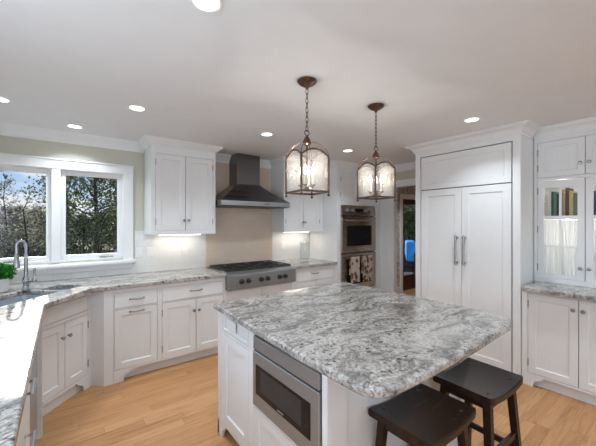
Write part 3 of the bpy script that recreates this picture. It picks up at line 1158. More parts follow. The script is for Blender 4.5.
# ------------------------------------------------------------------ gas cooktop
ck = thing('gas_cooktop', 'stainless gas cooktop with black grates and six black knobs', 'cooktop', (1.487, 3.25, .72))
CW = .96
bd = MB().prism_x([(.0, .006), (.012, .0), (.09, .0), (.09, .19), (.63, .19), (.63, .202), (.055, .202), (.0, .165)], .0, CW)
link('body', bd, 'cooktop_steel', ck, bevel=.003)
link('burner_tray', MB().box(.02, CW - .02, .075, .615, .2025, .207, .001), 'black_iron', ck)
for i, px_x in enumerate((.135, .225, .40, .49, .665, .755)):
    kx = px_x + .035
    kb = MB().lathe([(.030, 0), (.030, -.006), (.025, -.010), (.023, -.034), (.019, -.040), (.0005, -.041)], (kx, .001, .090), 'Y', 18)
    kb.box(kx - .003, kx + .003, -.045, -.03, .075, .106, .001)
    link('knob', kb, 'black_plastic', ck)
for gx in range(3):
    xa = .025 + gx * .304
    xb = xa + .300
    g_ = MB()
    zt = .226
    for yy in (.085, .345, .605):
        g_.box(xa, xb, yy - .006, yy + .006, zt - .012, zt, .002)
    for xx in (xa + .006, (xa + xb) / 2, xb - .006):
        g_.box(xx - .006, xx + .006, .08, .61, zt - .012, zt, .002)
    for yc in (.215, .475):
        for k in range(4):
            a = PI / 4 + k * PI / 2
            cx_ = (xa + xb) / 2
            g_.tube([(cx_ + .03 * math.cos(a), yc + .03 * math.sin(a), zt - .006), (cx_ + .15 * math.cos(a) , yc + .13 * math.sin(a), zt - .006)], .006, 6)
    for (xx, yy) in ((xa + .01, .09), (xb - .01, .09), (xa + .01, .60), (xb - .01, .60)):
        g_.box(xx - .008, xx + .008, yy - .008, yy + .008, .207, zt)
    link('grate', g_, 'black_iron', ck)
    for yc in (.215, .475):
        link('burner', MB().lathe([(.05, .207), (.048, .213), (.03, .214), (.03, .219), (.0005, .220)], ((xa + xb) / 2, yc, 0), 'Z', 18), 'black_iron', ck)

# pitcher on the short counter
pt = thing('glass_pitcher', 'tall clear glass pitcher standing on the counter beside the ovens', 'pitcher', (2.925, 3.66, .9145))
prof = [(.001, .002), (.066, .0), (.072, .01), (.072, .24), (.076, .275), (.079, .285), (.075, .286), (.067, .24), (.067, .02), (.001, .014)]
link('jug', MB().lathe(prof, seg=28), 'pitcher_glass', pt)
ha = [(-.070, 0, .235), (-.098, 0, .245), (-.118, 0, .225), (-.120, 0, .185), (-.105, 0, .155), (-.085, 0, .13), (-.070, 0, .115)]
link('handle', MB().tube(ha, .007, 8), 'pitcher_glass', pt)

# wall plates
def wall_plate(kind, label, x, z, wd=.072):
    t = thing(kind, label, 'outlet' if kind == 'outlet' else 'switch', (x, WY - .0085, z))
    link('plate', MB().box(-wd / 2, wd / 2, -.006, 0, -.058, .058, .003), 'plate', t)
    if kind == 'outlet':
        for dz in (-.022, .022):
            link('socket', MB().box(-.016, .016, -.0085, -.005, dz - .015, dz + .015, .003), 'plate', t)
    else:
        link('toggle', MB().box(-.016, .016, -.009, -.005, -.032, .032, .002), 'plate', t)
wall_plate('light_switch', 'white wall switch right against the window casing', .705, 1.15)
wall_plate('light_switch', 'white wall switch second from the window, beneath the edge of the wall cabinet', .825, 1.15)
wall_plate('outlet', 'white outlet plate on tile under the wall cabinet beside the hood', 1.214, 1.15)
wall_plate('outlet', 'white outlet plate on tile between cooktop and pitcher', 2.70, 1.15)

# ------------------------------------------------------------------ refrigerator
fx, fy = 3.386, 2.10
fr = thing('refrigerator', 'tall built-in refrigerator behind white cabinet panels with two long handles', 'refrigerator', (fx, fy, 0), -PI / 2)
FW = 1.073
op = (.065, 1.009, .065, 2.268)
mb = MB()
mb.box(0, .02, .021, .88, 0, 2.335)
mb.box(FW - .02, FW, .021, .88, 0, 2.335)
mb.box(.02, FW - .02, .021, .88, 2.28, 2.335)
face_frame(mb, FW, 0, 2.335, [op])
link('surround', mb, 'paint', fr, smooth=0)
link('chassis', MB().box(.03, FW - .03, .03, .86, .0, 2.275), 'dark_gap', fr)
g2 = .010
link('grille_panel', panel_front(.065 + g2, 1.009 - g2, 1.880, 2.268 - g2, stile=.058), 'paint', fr, smooth=0)
for (a, b, hx) in ((.065 + g2, .5365, .497), (.5405, 1.009 - g2, .581)):
    dr = link('door', panel_front(a, b, .068, 1.869, stile=.07, rails=(.545,)), 'paint', fr, smooth=0)
    h_ = MB().tube([(hx, -.05, 1.045), (hx, -.05, 1.36)], .0095, 12)
    for zz in (1.07, 1.335):
        h_.tube([(hx, 0, zz), (hx, -.05, zz)], .008, 8)
        h_.lathe([(.014, zz - .012), (.014, zz + .012)], (hx, -.05, 0), 'Z', 12)
    link('handle', h_, 'nickel', dr)
cr_ = MB().sweep([(0, .88), (0, 0), (FW, 0), (FW, .295)], [(d, H - .0006 + z) for d, z in [(0, -.092), (.008, -.092), (.012, -.086), (.012, -.074), (.018, -.073), (.022, -.058), (.036, -.038), (.056, -.027), (.074, -.024), (.076, -.014), (.088, -.012), (.092, 0), (0, 0)]])
link('crown_moulding', cr_, 'paint', fr)

# ------------------------------------------------------------------ hutch
hb = base_cabinet('hutch_base_cabinet', 'white base cabinet with two knobbed doors under the hutch countertop', (3.405, 1.022, 0), -PI / 2, .80, .78,
                  [D(.048, .395, .122, .845, knob=[(.366, .762)], hinge='L'), D(.401, .748, .122, .845, knob=[(.430, .762)], hinge='R')], feet=(True, False), toe=.05)
hu = thing('hutch_cabinet', 'white hutch with two glass doors standing on the counter beside the refrigerator', 'cabinet', (3.75, 1.022, .9145), -PI / 2)
HWd = .80
tops = [(.030, .377, 1.02, 1.362), (.383, .730, 1.02, 1.362)]
gls = [(.030, .377, .048, .985), (.383, .730, .048, .985)]
mb = MB()
mb.box(0, .02, .021, .45, 0, 1.42)
mb.box(HWd - .02, HWd, .021, .45, 0, 1.42)
mb.box(.02, HWd - .02, .43, .45, 0, 1.42)
mb.box(.02, HWd - .02, .021, .45, 0, .03)
mb.box(.02, HWd - .02, .021, .45, .99, 1.42)
mb.box(.371, .389, .021, .43, .03, .99)
face_frame(mb, HWd, 0, 1.42, [hole(f) for f in tops + gls])
link('carcass', mb, 'paint', hu, smooth=0)
link('shelf', MB().box(.021, HWd - .021, .03, .43, .61, .628), 'paint', hu, smooth=0)
add_fronts(hu, [D(*tops[0], knob=[(.349, 1.122)], hinge='L', stile=.05), D(*tops[1], knob=[(.410, 1.122)], hinge='R', stile=.05)])
for i, g_ in enumerate(gls):
    a, b, c0, c1 = g_
    f = MB()
    s_ = .050
    zs = [.088, .345, .362, .618, .645, .915]
    f.box(a, a + s_, 0, .02, c0, c1)
    f.box(b - s_, b, 0, .02, c0, c1)
    xm = (a + b) / 2
    f.box(a + s_, b - s_, 0, .02, c0, zs[0])
    f.box(a + s_, b - s_, 0, .02, zs[5], c1)
    for (q0, q1) in ((zs[1], zs[2]), (zs[3], zs[4])):
        f.box(a + s_, b - s_, .001, .018, q0, q1)
    for (q0, q1) in ((zs[0], zs[1]), (zs[2], zs[3]), (zs[4], zs[5])):
        f.box(xm - .009, xm + .009, .001, .018, q0, q1)
    dr = link('glass_door', f, 'paint', hu, smooth=0)
    link('pane', MB().box(a + s_ - .004, b - s_ + .004, .009, .012, zs[0] - .004, zs[5] + .004), 'pane', dr)
    n = 60
    poly = [(a + .02 + (b - a - .04) * k / n, .030 + .0045 * math.sin(k * 1.35) + .002 * math.sin(k * 2.9)) for k in range(n + 1)]
    poly = poly + [(x, y + .003) for x, y in poly[::-1]]
    cl = MB().prism_z(poly, c0 + .01, .604)
    link('gathered_curtain', cl, 'curtain', dr, smooth=60)
    kx = .349 if i == 0 else .410
    knob(dr, kx, .163)
    hinges(dr, a if i == 0 else b, c0, c1)
    if i == 0:
        hinges(dr, a, .33, .70, d=.16)
cr_ = MB().sweep([(0, 0), (HWd, 0)], [(d, H - .915 + z) for d, z in [(0, -.092), (.008, -.092), (.012, -.086), (.012, -.074), (.018, -.073), (.022, -.058), (.036, -.038), (.056, -.027), (.074, -.024), (.076, -.014), (.088, -.012), (.092, 0), (0, 0)]])
link('crown_moulding', cr_, 'paint', hu)
for xc in (.2035, .5565):
    for zt_, wt in ((.988, HUTCH_WATTS), (.609, HUTCH_WATTS * 5)):
        pk_ = link('puck_light', MB().lathe([(.030, zt_), (.032, zt_ - .004), (.028, zt_ - .010), (.0005, zt_ - .011)], (xc, .09 if zt_ > .7 else .32, 0), 'Z', 18), 'strip', hu)
        lamp('POINT', 'puck_glow', pk_, (xc, .09 if zt_ > .7 else .32, zt_ - .035), wt, (1, .97, .92), shadow_soft_size=.03)
# cookbooks standing on the hutch shelf
BOOK_COL = [('pale pink', (.62, .42, .36)), ('cream', (.72, .68, .58)), ('white', (.74, .73, .70)), ('dark green', (.03, .10, .06)), ('grey green', (.16, .22, .15)),
            ('black', (.02, .02, .02)), ('ochre', (.42, .30, .10)), ('tan', (.45, .36, .22)), ('brown', (.10, .06, .03)), ('golden yellow', (.55, .42, .16)),
            ('olive', (.15, .16, .07)), ('faded red', (.30, .07, .05)), ('navy', (.03, .05, .12)), ('beige', (.55, .48, .36))]
bx = .042
k = 0
shelf_top = .9145 + .628
while bx < .72 and k < len(BOOK_COL) * 2:
    nm, colr = BOOK_COL[k % len(BOOK_COL)]
    second = k >= len(BOOK_COL)
    tkn = .018 + .014 * random.random()
    if .34 < bx + tkn and bx < .395:
        bx = .396
    hgt = .225 + .06 * random.random()
    key = 'book_' + nm
    if key not in M:
        M[key] = plain(key.replace(' ', '_') + '_cover', colr, .5, var=.12, vscale=30)
    yy = .06
    bk = thing('book', '%s spine among cookbooks behind the %s hutch glass door, upper panes' % (nm, 'partly cut off' if bx > .39 else 'first'), 'book',
               (3.75 + yy, 1.022 - bx, shelf_top), -PI / 2, 'cookbooks on the hutch shelf')
    link('cover', MB().box(0, .003, 0, .17, 0, hgt).box(tkn - .003, tkn, 0, .17, 0, hgt).box(0, tkn, -.002, .003, 0, hgt, .001), M[key], bk)
    link('pages', MB().box(.003, tkn - .003, .003, .165, .004, hgt - .004), 'paper', bk)
    bx += tkn + .0015
    k += 1

# ------------------------------------------------------------------ island
IX, IY = .885, 2.10
isl = thing('kitchen_island', 'white kitchen island cabinet with built-in microwave under a big granite top', 'island', (IX, IY, 0), -PI / 2)
IW, ID = 1.145, 1.275
mwo = (.520, 1.111, .443, .852)
fro = [dict(k='panel_drawer', r=(.085, .455, .752, .868), stile=.012), D(.085, .455, .122, .728, stile=.06), D(.520, 1.111, .122, .425, stile=.055)]
mb = MB()
mb.box(0, .30, .021, ID - .02, .10, .8735)
mb.box(.30, IW - .02, .60, ID - .02, .10, .8735)
mb.box(.30, .515, .021, .60, .10, .8735)
mb.box(.515, 1.116, .021, .60, .10, .438)
mb.box(.515, 1.116, .021, .60, .856, .8735)
face_frame(mb, IW, .10, .8735, [hole(f['r']) for f in fro] + [mwo])
link('carcass', mb, 'paint', isl, smooth=0)
fp_ = MB()
fp_.prism(foot_poly(0, .13, .10, 1), 0, .02)
fp_.box(0, .02, 0, .09, 0, .10)
link('bracket_foot', fp_, 'paint', isl, smooth=0)
link('bracket_foot', MB().prism(foot_poly(IW, .13, .10, -1), 0, .02), 'paint', isl, smooth=0)
link('toe_kick', MB().box(.04, IW - .04, .06, ID - .06, 0, .10), 'paint', isl, smooth=0)
add_fronts(isl, fro)
# seating side (towards the stools): framed end panels
ep = MB()
pan = [(.115, .575), (.695, 1.16)]
tmp = MB()
xs_prev = 0
for (a, b) in pan:
    q = panel_front(a - .06, b + .06, .10, .8735, y=0, t=.022, stile=.06)
    me = bpy.data.meshes.new('t')
    q.bm.to_mesh(me)
    q.bm.free()
    tmp.bm.from_mesh(me)
    bpy.data.meshes.remove(me)
tmp.box(.0205, .0548, 0, .022, .1002, .8735)
tmp.box(1.2202, ID, 0, .022, .1002, .8735)
tmp.box(.0205, ID, .0, .022, 0, .0998)
tmp.xf(Matrix.Translation((IW, 0, 0)) @ Matrix.Rotation(PI / 2, 4, 'Z') @ Matrix.Translation((0, -.0005, 0)))
link('seating_side_panel', tmp, 'paint', isl, smooth=0)
ft_ = .84
top = arc(.875 + .0, 2.125 - .0, .012, 180, 90, 3) + [(1.5, 2.16)] + arc(2.185, 2.115, .025, 90, 0, 3) + [(2.212, 1.4), (2.206, .90), (2.200, .82), (2.180, .755), (2.150, .712), (2.105, .682), (2.03, .662)] + [(1.55, .648), (1.12, .648)] + arc(.952, .770, .115, -90, -180, 9) + [(.833, 1.1), (.845, 1.55)]
it = link('countertop', MB().prism_z(top[::-1], .874, .9145), 'granite', bevel=.012, seg=3)
tag(it, 'large grey granite island top in the middle of the kitchen with rounded corners', 'countertop')

mw = thing('microwave_drawer', 'stainless microwave drawer built into the side of the island', 'microwave', (IX, IY, 0), -PI / 2)
ma, mbx = .5275, 1.1035
link('chassis', MB().box(ma - .004, mbx + .004, .015, .55, .446, .849), 'black_plastic', mw)
cpan = link('control_panel', MB().box(ma, mbx, -.010, .014, .768, .842, .003), 'steel', mw)
link('touch_display', MB().box(ma + .065, ma + .335, -.0115, -.009, .772, .838, .001), 'oven_panel' if 'oven_panel' in M else 'steel', cpan)
dd = link('drawer_door', MB().box(ma, mbx, -.012, .014, .449, .760, .003), 'steel', mw)
link('badge', MB().box(ma + .26, ma + .31, -.0148, -.0132, .534, .541, .0004), 'steel', dd)
wf = link('window_frame', MB().box(ma + .035, mbx - .055, -.0135, -.011, .525, .692, .002), 'black_glass', dd)
M['mw_glass'] = plain('grey_tinted_window_mesh', (.040, .040, .042), .15, spec=.2)
link('viewing_window', MB().box(ma + .085, mbx - .12, -.0143, -.013, .555, .675, .001), 'mw_glass', wf)
ip = thing('outlet', 'white outlet plate set sideways on the drawer panel of the island', 'outlet', (IX - .0005, IY, 0), -PI / 2)
link('plate', MB().box(.17, .288, -.006, 0, .783, .853, .003), 'plate', ip)
for dx in (.207, .251):
    link('socket', MB().box(dx - .015, dx + .015, -.0085, -.005, .802, .834, .003), 'plate', ip)

# ------------------------------------------------------------------ stools
def make_stool(loc, label, rot=0.0):
    root = thing('saddle_stool', label, 'stool', loc, rot, 'saddle stools at the island')
    hx, hy = .201, .159
    zt, dip, th = .622, .022, .036
    n = 18
    rings_ = []
    for i in range(n + 1):
        s_ = i / n * 2 - 1
        x = hx * s_
        z = zt - dip * (1 - s_ * s_)
        c = .006
        inset = .0 if abs(s_) < .97 else .006
        yh = hy - inset
        rings_.append([(x, -yh, z - th + c), (x, -yh + c, z - th), (x, yh - c, z - th), (x, yh, z - th + c), (x, yh, z - c), (x, yh - c, z), (x, -yh + c, z), (x, -yh, z - c)])
    seat = link('seat', MB().rings(rings_), 'stool', root, smooth=40)
    # through tenons showing on the seat
    tops_, legs = [], []
    for sx in (-1, 1):
        for sy in (-1, 1):
            xt, yt = sx * .140, sy * .112
            xb, yb = sx * .185, sy * .150
            zt_ = zt - dip * (1 - (xt / hx) ** 2)
            w_ = .019
            a = MB()
            zz = zt_ - th + .004
            a.rings([[(xb + p * w_ * .9, yb + q * w_ * .9, 0) for p, q in ((-1, -1), (1, -1), (1, 1), (-1, 1))],
                     [(xt + p * w_, yt + q * w_, zz) for p, q in ((-1, -1), (1, -1), (1, 1), (-1, 1))]])
            link('leg', a, 'stool', root, smooth=0, bevel=.002)
            t_ = MB().box(xt - .011, xt + .011, yt - .006, yt + .006, zt_ - .004, zt_ + .0016, .001)
            link('tenon', t_, 'black_iron', seat, smooth=0)
    def at(sx, sy, z):
        k_ = 1 - z / (zt - th - .01)
        return (sx * (.140 + .045 * k_), sy * (.112 + .038 * k_), z)
    for sy in (-1, 1):
        p, q = at(-1, sy, .30), at(1, sy, .30)
        link('stretcher', MB().box(p[0], q[0], p[1] - .010, p[1] + .010, .285, .318, .002), 'stool', root, smooth=0)
        p, q = at(-1, sy, .555), at(1, sy, .555)
        link('apron', MB().box(p[0], q[0], p[1] - .010, p[1] + .010, .53, .572, .002), 'stool', root, smooth=0)
    for sx in (-1, 1):
        p, q = at(sx, -1, .215), at(sx, 1, .215)
        link('stretcher', MB().box(p[0] - .010, p[0] + .010, p[1], q[1], .20, .232, .002), 'stool', root, smooth=0)
        p, q = at(sx, -1, .555), at(sx, 1, .555)
        link('apron', MB().box(p[0] - .010, p[0] + .010, p[1], q[1], .53, .580, .002), 'stool', root, smooth=0)
    return root
st1 = make_stool((1.345, .800, 0), 'dark wood saddle stool at the island, the one in front closer to the microwave', R(-.5))
dup(st1, (1.883, .778, 0), R(-2.0), 'dark wood saddle stool at the island, the one closer to the refrigerator')

# ------------------------------------------------------------------ pendants
def make_pendant(loc, label, rot):
    root = thing('lantern_pendant', label, 'pendant light', loc, rot, 'lantern pendants over the island')
    a = .100
    zb, zc, apex = 1.682, 1.908, 1.950
    zt = 2.045
    # canopy and chain (origin is on the ceiling)
    L = lambda z: z - H
    link('canopy', MB().lathe([(.062, L(H)), (.064, L(H - .006)), (.058, L(H - .014)), (.045, L(H - .026)), (.022, L(H - .036)), (.012, L(H - .044)), (.010, L(H - .052)), (.0005, L(H - .053))], seg=24), 'bronze', root)
    ch = MB()
    z = H - .058
    k = 0
    while z > zt + .055:
        lp = []
        for i in range(12):
            t = 2 * PI * i / 12
            u, v = .0085 * math.cos(t), .019 * math.sin(t)
            lp.append((u, 0, L(z - .012 + v)) if k % 2 == 0 else (0, u, L(z - .012 + v)))
        ch.tube(lp, .0024, 6, closed=True)
        z -= .030
        k += 1
    link('chain', ch, 'bronze', root)
    rg = MB().tube([(.017 * math.cos(2 * PI * i / 16), 0, L(zt + .028 + .017 * math.sin(2 * PI * i / 16))) for i in range(16)], .0035, 6, closed=True)
    link('loop', rg, 'bronze', root)
    link('cap', MB().lathe([(.004, L(zt + .012)), (.008, L(zt + .008)), (.011, L(zt)), (.020, L(zt - .012)), (.026, L(zt - .030)), (.027, L(zt - .045)), (.020, L(zt - .05)), (.006, L(zt - .052)), (.006, L(zb + .05)), (.012, L(zb + .045)), (.016, L(zb + .035)), (.008, L(zb + .025)), (.0005, L(zb + .02))], seg=18), 'bronze', root)
    fm = MB()
    w_ = .0055
    for sx in (-1, 1):
        for sy in (-1, 1):
            fm.box(sx * a - w_, sx * a + w_, sy * a - w_, sy * a + w_, L(zb), L(zc), .0015)
            fm.ball((sx * a, sy * a, L(zb - .014)), .009, 10)
            fm.lathe([(.004, L(zb - .008)), (.004, L(zb))], (sx * a, sy * a, 0), 'Z', 8)
    for s_ in (-1, 1):
        fm.box(-a, a, s_ * a - w_, s_ * a + w_, L(zb), L(zb + .012), .001)
        fm.box(s_ * a - w_, s_ * a + w_, -a, a, L(zb), L(zb + .012), .001)
        arcx = [(-a + 2 * a * i / 14, L(zc + (apex - zc) * (1 - (i / 7 - 1) ** 2))) for i in range(15)]
        fm.tube([(x, s_ * a, z_) for x, z_ in arcx], .0058, 6)
        fm.tube([(s_ * a, x, z_) for x, z_ in arcx], .0058, 6)
    link('frame', fm, 'bronze', root)
    sp = MB()
    for sx in (-1, 1):
        for sy in (-1, 1):
            P_ = []
            for i in range(10):
                t = i / 9 * PI / 2
                r_ = a * math.sin(t) if i else .012
                P_.append((sx * max(r_, .012), sy * max(r_, .012), L(zc + (zt - .03 - zc) * math.cos(t))))
            sp.tube(P_, .0024, 6)
    link('straps', sp, 'bronze', root)
    gl = []
    for s_ in (-1, 1):
        for ax in (0, 1):
            outl = [(-a + w_, zb + .012)] + [(-a + w_ + 2 * (a - w_) * i / 14, zc - .004 + (apex - zc) * (1 - (i / 7 - 1) ** 2)) for i in range(15)] + [(a - w_, zb + .012)]
            m_ = MB()
            if ax == 0:
                m_.rings([[(x, s_ * a - .0015, L(z_)) for x, z_ in outl], [(x, s_ * a + .0015, L(z_)) for x, z_ in outl]])
            else:
                m_.rings([[(s_ * a - .0015, x, L(z_)) for x, z_ in outl], [(s_ * a + .0015, x, L(z_)) for x, z_ in outl]])
            link('glass_pane', m_, 'lantern_glass', root, smooth=0)
    for k in range(4):
        t = PI / 4 + k * PI / 2
        cx_, cy_ = .042 * math.cos(t), .042 * math.sin(t)
        arm = MB().tube([(0, 0, L(zb + .038)), (cx_ * .5, cy_ * .5, L(zb + .026)), (cx_ * .9, cy_ * .9, L(zb + .030)), (cx_, cy_, L(zb + .045))], .003, 6)
        arm.lathe([(.004, L(zb + .043)), (.016, L(zb + .050)), (.018, L(zb + .054)), (.004, L(zb + .054))], (cx_, cy_, 0), 'Z', 12)
        ar = link('candle_arm', arm, 'bronze', root)
        link('candle_sleeve', MB().lathe([(.0095, L(zb + .054)), (.0095, L(zb + .118)), (.0005, L(zb + .119))], (cx_, cy_, 0), 'Z', 12), 'ivory', ar)
        link('bulb', MB().lathe([(.006, L(zb + .119)), (.010, L(zb + .132)), (.0108, L(zb + .142)), (.007, L(zb + .160)), (.0025, L(zb + .180)), (.0004, L(zb + .186))], (cx_, cy_, 0), 'Z', 12), 'bulb', ar)
    lamp('POINT', 'pendant_glow', root, (0, 0, L(zb + .165)), PENDANT_WATTS, (1, .94, .86), shadow_soft_size=.012)
    return root
pd = make_pendant((1.259, 1.553, H - .0005), 'lantern pendant with candle bulbs over the island, the one nearer the hood', R(-8))
dup(pd, (1.956, 1.554, H - .0005), R(-8), 'lantern pendant with candle bulbs over the island, the one nearer the refrigerator')

# ------------------------------------------------------------------ recessed ceiling lights
def make_downlight(loc, label):
    root = thing('recessed_light', label, 'ceiling light', loc, 0, 'recessed ceiling lights')
    link('trim_ring', MB().lathe([(.052, -.0005), (.066, -.0005), (.068, -.004), (.064, -.007), (.054, -.005), (.052, -.002)], seg=28), 'plate', root)
    link('lens', MB().lathe([(.0005, -.0015), (.0525, -.0015), (.0525, -.004), (.0005, -.0045)], seg=28), 'lens', root)
    lamp('AREA', 'downlight_glow', root, (0, 0, -.012), DOWNLIGHT_WATTS, LAMPLIGHT, shape='DISK', size=.10, spread=R(122))
    return root
DL = [(.475, 1.25, 'recessed ceiling light at the top edge of the picture, before the pendants'),
      (-.37, 3.16, 'recessed ceiling light above the sink, cut by the picture edge'),
      (.098, 3.62, 'recessed ceiling light close to the crown above the sink window'),
      (.477, 2.745, 'recessed ceiling light in front of the wall cabinet beside the window'),
      (1.684, 2.735, 'recessed ceiling light in front of the range hood'),
      (2.885, 2.735, 'recessed ceiling light between the two pendants, in front of the ovens'),
      (2.895, 1.245, 'recessed ceiling light in front of the refrigerator'),
      (.475, -.30, 'recessed ceiling light added out of view behind the camera'), (1.684, -.30, 'recessed ceiling light added out of view behind the camera'),  # lights behind the camera are unseen, added for more light
      (2.895, -.30, 'recessed ceiling light added out of view behind the camera'), (5.15, 3.25, 'recessed ceiling light added to brighten the wallpapered hall'), (4.85, 3.5, 'second recessed ceiling light added to brighten the wallpapered hall'), (1.0, -1.9, 'recessed ceiling light added out of view behind the camera'), (2.6, -1.9, 'recessed ceiling light added out of view behind the camera')]  # both hall lights are added to brighten the wallpaper
d0 = None
for x, y, lb in DL:
    if d0 is None:
        d0 = make_downlight((x, y, H), lb)
    else:
        dup(d0, (x, y, H), None, lb)

# ------------------------------------------------------------------ hall beyond the passage
dn = group_struct('door_1', (DOOR[0], WY, 0))
dwid, dh = DOOR[1] - DOOR[0], DOOR[3]
cs = MB()
cs.box(-.095, .0, -.02, 0, 0, dh + .095, .003)
cs.box(dwid, dwid + .095, -.02, 0, 0, dh + .095, .003)
cs.box(-.095, dwid + .095, -.022, 0, dh, dh + .095, .003)
cs.box(0, .012, 0, WT, 0, dh)
cs.box(dwid - .012, dwid, 0, WT, 0, dh)
cs.box(0, dwid, 0, WT, dh - .012, dh)
link('casing', cs, 'trim', dn)
lf = MB()
lf.box(.014, .095, .03, .075, .01, dh - .014)
lf.box(dwid - .095, dwid - .014, .03, .075, .01, dh - .014)
lf.box(.095, dwid - .095, .03, .075, .01, .33)
lf.box(.095, dwid - .095, .03, .075, dh - .13, dh - .014)
leaf_ = link('leaf', lf, 'mahogany', dn, smooth=0)
link('pane', MB().box(.092, dwid - .092, .05, .056, .327, dh - .127), 'dark_pane', leaf_)
link('handle', MB().tube([(dwid - .05, .03, 1.0), (dwid - .05, -.03, 1.0), (dwid - .15, -.035, 1.0)], .009, 8), 'nickel', leaf_)
tb = MB().box(XR + .076, DOOR[0] - .10, WY - .018, WY - .0005, 0, .13, .003)
setting('baseboard_hall', tb, 'trim')

# ------------------------------------------------------------------ outdoors
setting('ground', MB().box(-60, 80, WY + WT, 110, -.75, -.55), 'soil')
setting('patio', MB().box(5.0, 13.0, WY + WT, 8.5, -.55, -.02), 'slab')
pcx, pcy = 7.72, 5.22
pcq = thing('patio_chair', 'dark patio armchair with blue cushions outside the mahogany glass door', 'chair', (pcx, pcy, -.02), R(215))
fm = MB()
fm.box(-.42, .42, -.38, .38, .18, .30, .02)
fm.box(-.42, -.32, -.38, .38, .30, .62, .02)
fm.box(.32, .42, -.38, .38, .30, .62, .02)
fm.box(-.58, .58, .30, .40, .30, .72, .02)
link('frame', fm, 'wicker', pcq)
for sx in (-1, 1):
    for sy in (-1, 1):
        link('leg', MB().box(sx * .38 - .025, sx * .38 + .025, sy * .34 - .025, sy * .34 + .025, 0, .18), 'wicker', pcq)
link('seat_cushion', MB().box(-.31, .31, -.40, .29, .30, .46, .05, 3), 'blue', pcq)
link('back_cushion', MB().box(-.55, .55, .10, .36, .47, 1.0, .05, 3), 'blue', pcq)

def tree(name, label, loc, h, crown_r, crown_z0, leaves, size, mats, bark='bark', trunk_r=.10, nbr=14, group='trees outside the sink window', sparse=.0):
    root = thing(name, label, 'tree' if 'shrub' not in name else 'shrub', loc, 0, group)
    tk = MB()
    hh = h
    wob = [(random.uniform(-.15, .15) * t, random.uniform(-.15, .15) * t, hh * t) for t in (0, .25, .5, .75, .97)]
    tk.tube(wob, [trunk_r, trunk_r * .85, trunk_r * .6, trunk_r * .38, trunk_r * .1], 7)
    cents = []
    for i in range(nbr):
        t = crown_z0 / h + (1 - crown_z0 / h) * (i + .5) / nbr
        zz = hh * t
        sp_ = max(.12, math.sin(PI * min(1, .28 + .72 * ((t - crown_z0 / h) / (1 - crown_z0 / h)))) ** .7)
        ang = i * 2.4 + random.uniform(-.4, .4)
        ln = crown_r * sp_ * random.uniform(.75, 1.1)
        q0 = Vector((0, 0, zz - ln * .25))
        q1 = Vector((math.cos(ang) * ln * .55, math.sin(ang) * ln * .55, zz))
        q2 = Vector((math.cos(ang) * ln, math.sin(ang) * ln, zz + ln * .3))
        tk.tube([q0, q1, q2], [trunk_r * .3, trunk_r * .18, trunk_r * .06], 5)
        cents += [(q1, ln * .42), (q2, ln * .38), (q0.lerp(q1, .5), ln * .35)]
    link('trunk', tk, bark, root)
    if leaves:
        pk = rng.integers(0, len(cents), leaves)
        base = np.array([list(c[0]) for c in cents])[pk]
        rad = np.array([c[1] for c in cents])[pk]
        off = rng.normal(size=(leaves, 3)) * .52 * rad[:, None]
        pts_ = base + off
        parts_ = np.array_split(np.arange(leaves), len(mats))
        order = rng.permutation(leaves)
        for mt, idx in zip(mats, parts_):
            leaf_cloud(pts_[order[idx]], size, mt, 'foliage', root, .6)
    return root

GZ = -.55
T1 = tree('evergreen_tree', 'dark dense evergreen filling the upper middle of the right-hand sash', (1.25, 17.0, GZ), 6.2, 1.7, 1.6, 4600, .07, ['leaf_dark', 'leaf_dark', 'leaf_green'], trunk_r=.12, nbr=18)
T2 = tree('evergreen_tree', 'dark evergreen just beside the mullion, reaching into both sashes', (.10, 18.5, GZ), 6.4, 1.15, 1.8, 2600, .07, ['leaf_dark', 'leaf_dark', 'leaf_green'], trunk_r=.09, nbr=15)
T3 = tree('evergreen_tree', 'dark evergreen close to the outer edge of the right-hand sash', (2.55, 18.0, GZ), 6.0, 1.3, 1.2, 3000, .07, ['leaf_dark', 'leaf_dark', 'leaf_green'], trunk_r=.10, nbr=15)
T4 = tree('bare_tree', 'thin grey bare tree rising against the sky in the left-hand sash', (-1.75, 17.0, GZ), 4.0, .8, 1.2, 500, .045, ['leaf_grey'], bark='bark_grey', trunk_r=.045, nbr=18)
T5 = tree('bare_tree', 'slender dark trunk with few twigs behind the faucet', (-.95, 14.0, GZ), 3.3, .5, 1.2, 260, .045, ['leaf_olive'], bark='bark', trunk_r=.045, nbr=14)
S1 = tree('olive_shrub', 'pale olive thicket low behind the faucet', (-1.75, 19.5, GZ), 2.75, 1.6, .3, 7500, .05, ['leaf_olive', 'leaf_grey', 'leaf_grey'], bark='bark_grey', trunk_r=.05, nbr=22)
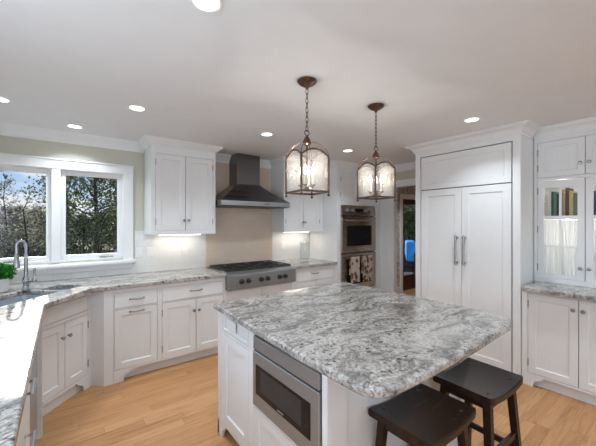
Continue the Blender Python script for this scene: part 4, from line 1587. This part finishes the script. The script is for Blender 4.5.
S2 = tree('olive_shrub', 'pale olive thicket beside the mullion in the left-hand sash', (-.55, 20.0, GZ), 2.8, 1.4, .3, 6000, .05, ['leaf_olive', 'leaf_green', 'leaf_grey'], bark='bark_grey', trunk_r=.05, nbr=20)
S3 = tree('dark_shrub', 'dark green undergrowth along the bottom of the right-hand sash', (.75, 15.2, GZ), 2.3, 1.2, .1, 4200, .055, ['leaf_dark', 'leaf_dark', 'leaf_green'], trunk_r=.05, nbr=18)
S4 = tree('dark_shrub', 'dark green undergrowth at the outer bottom corner of the right-hand sash', (2.3, 15.6, GZ), 2.5, 1.2, .1, 4200, .055, ['leaf_dark', 'leaf_dark', 'leaf_green'], trunk_r=.05, nbr=18)
S5 = tree('grey_shrub', 'greyish twiggy undergrowth along the bottom of the left-hand sash', (-1.2, 15.5, GZ), 1.8, 1.1, .1, 4000, .045, ['leaf_grey', 'leaf_olive', 'leaf_dark'], bark='bark_grey', trunk_r=.05, nbr=18)
# farther woods: copies
far = [(S1, -4.2, 27, 'far pale thicket'), (S2, -2.2, 28, 'far pale thicket'), (S1, .2, 29, 'far pale thicket'), (S2, 2.4, 28, 'far pale thicket'),
       (T3, 3.6, 24, 'far dark evergreen'), (T1, 5.4, 22, 'far dark evergreen'), (S1, -6.6, 24, 'far pale thicket'), (T2, -3.6, 25, 'far dark evergreen'), (T1, 8.2, 20, 'far dark evergreen')]
for i, (src, x, y, lb) in enumerate(far):
    dup(src, (x, y, GZ), i * 1.1, lb + ' in the woods beyond the garden')
HG = ['dark hedge tree behind the patio chair', 'dark hedge tree beyond the patio, seen through the glass door']
dup(T1, (13.6, 9.2, GZ), .7, HG[0])['group'] = 'trees beyond the patio'
dup(T3, (12.0, 8.9, GZ), 2.0, HG[1])['group'] = 'trees beyond the patio'
dup(T1, (15.4, 10.3, GZ), 2.6, HG[1])['group'] = 'trees beyond the patio'
dup(S4, (12.6, 8.2, GZ), 2.6, HG[1])['group'] = 'trees beyond the patio'
dup(S4, (14.0, 8.8, GZ), 1.6, HG[1])['group'] = 'trees beyond the patio'
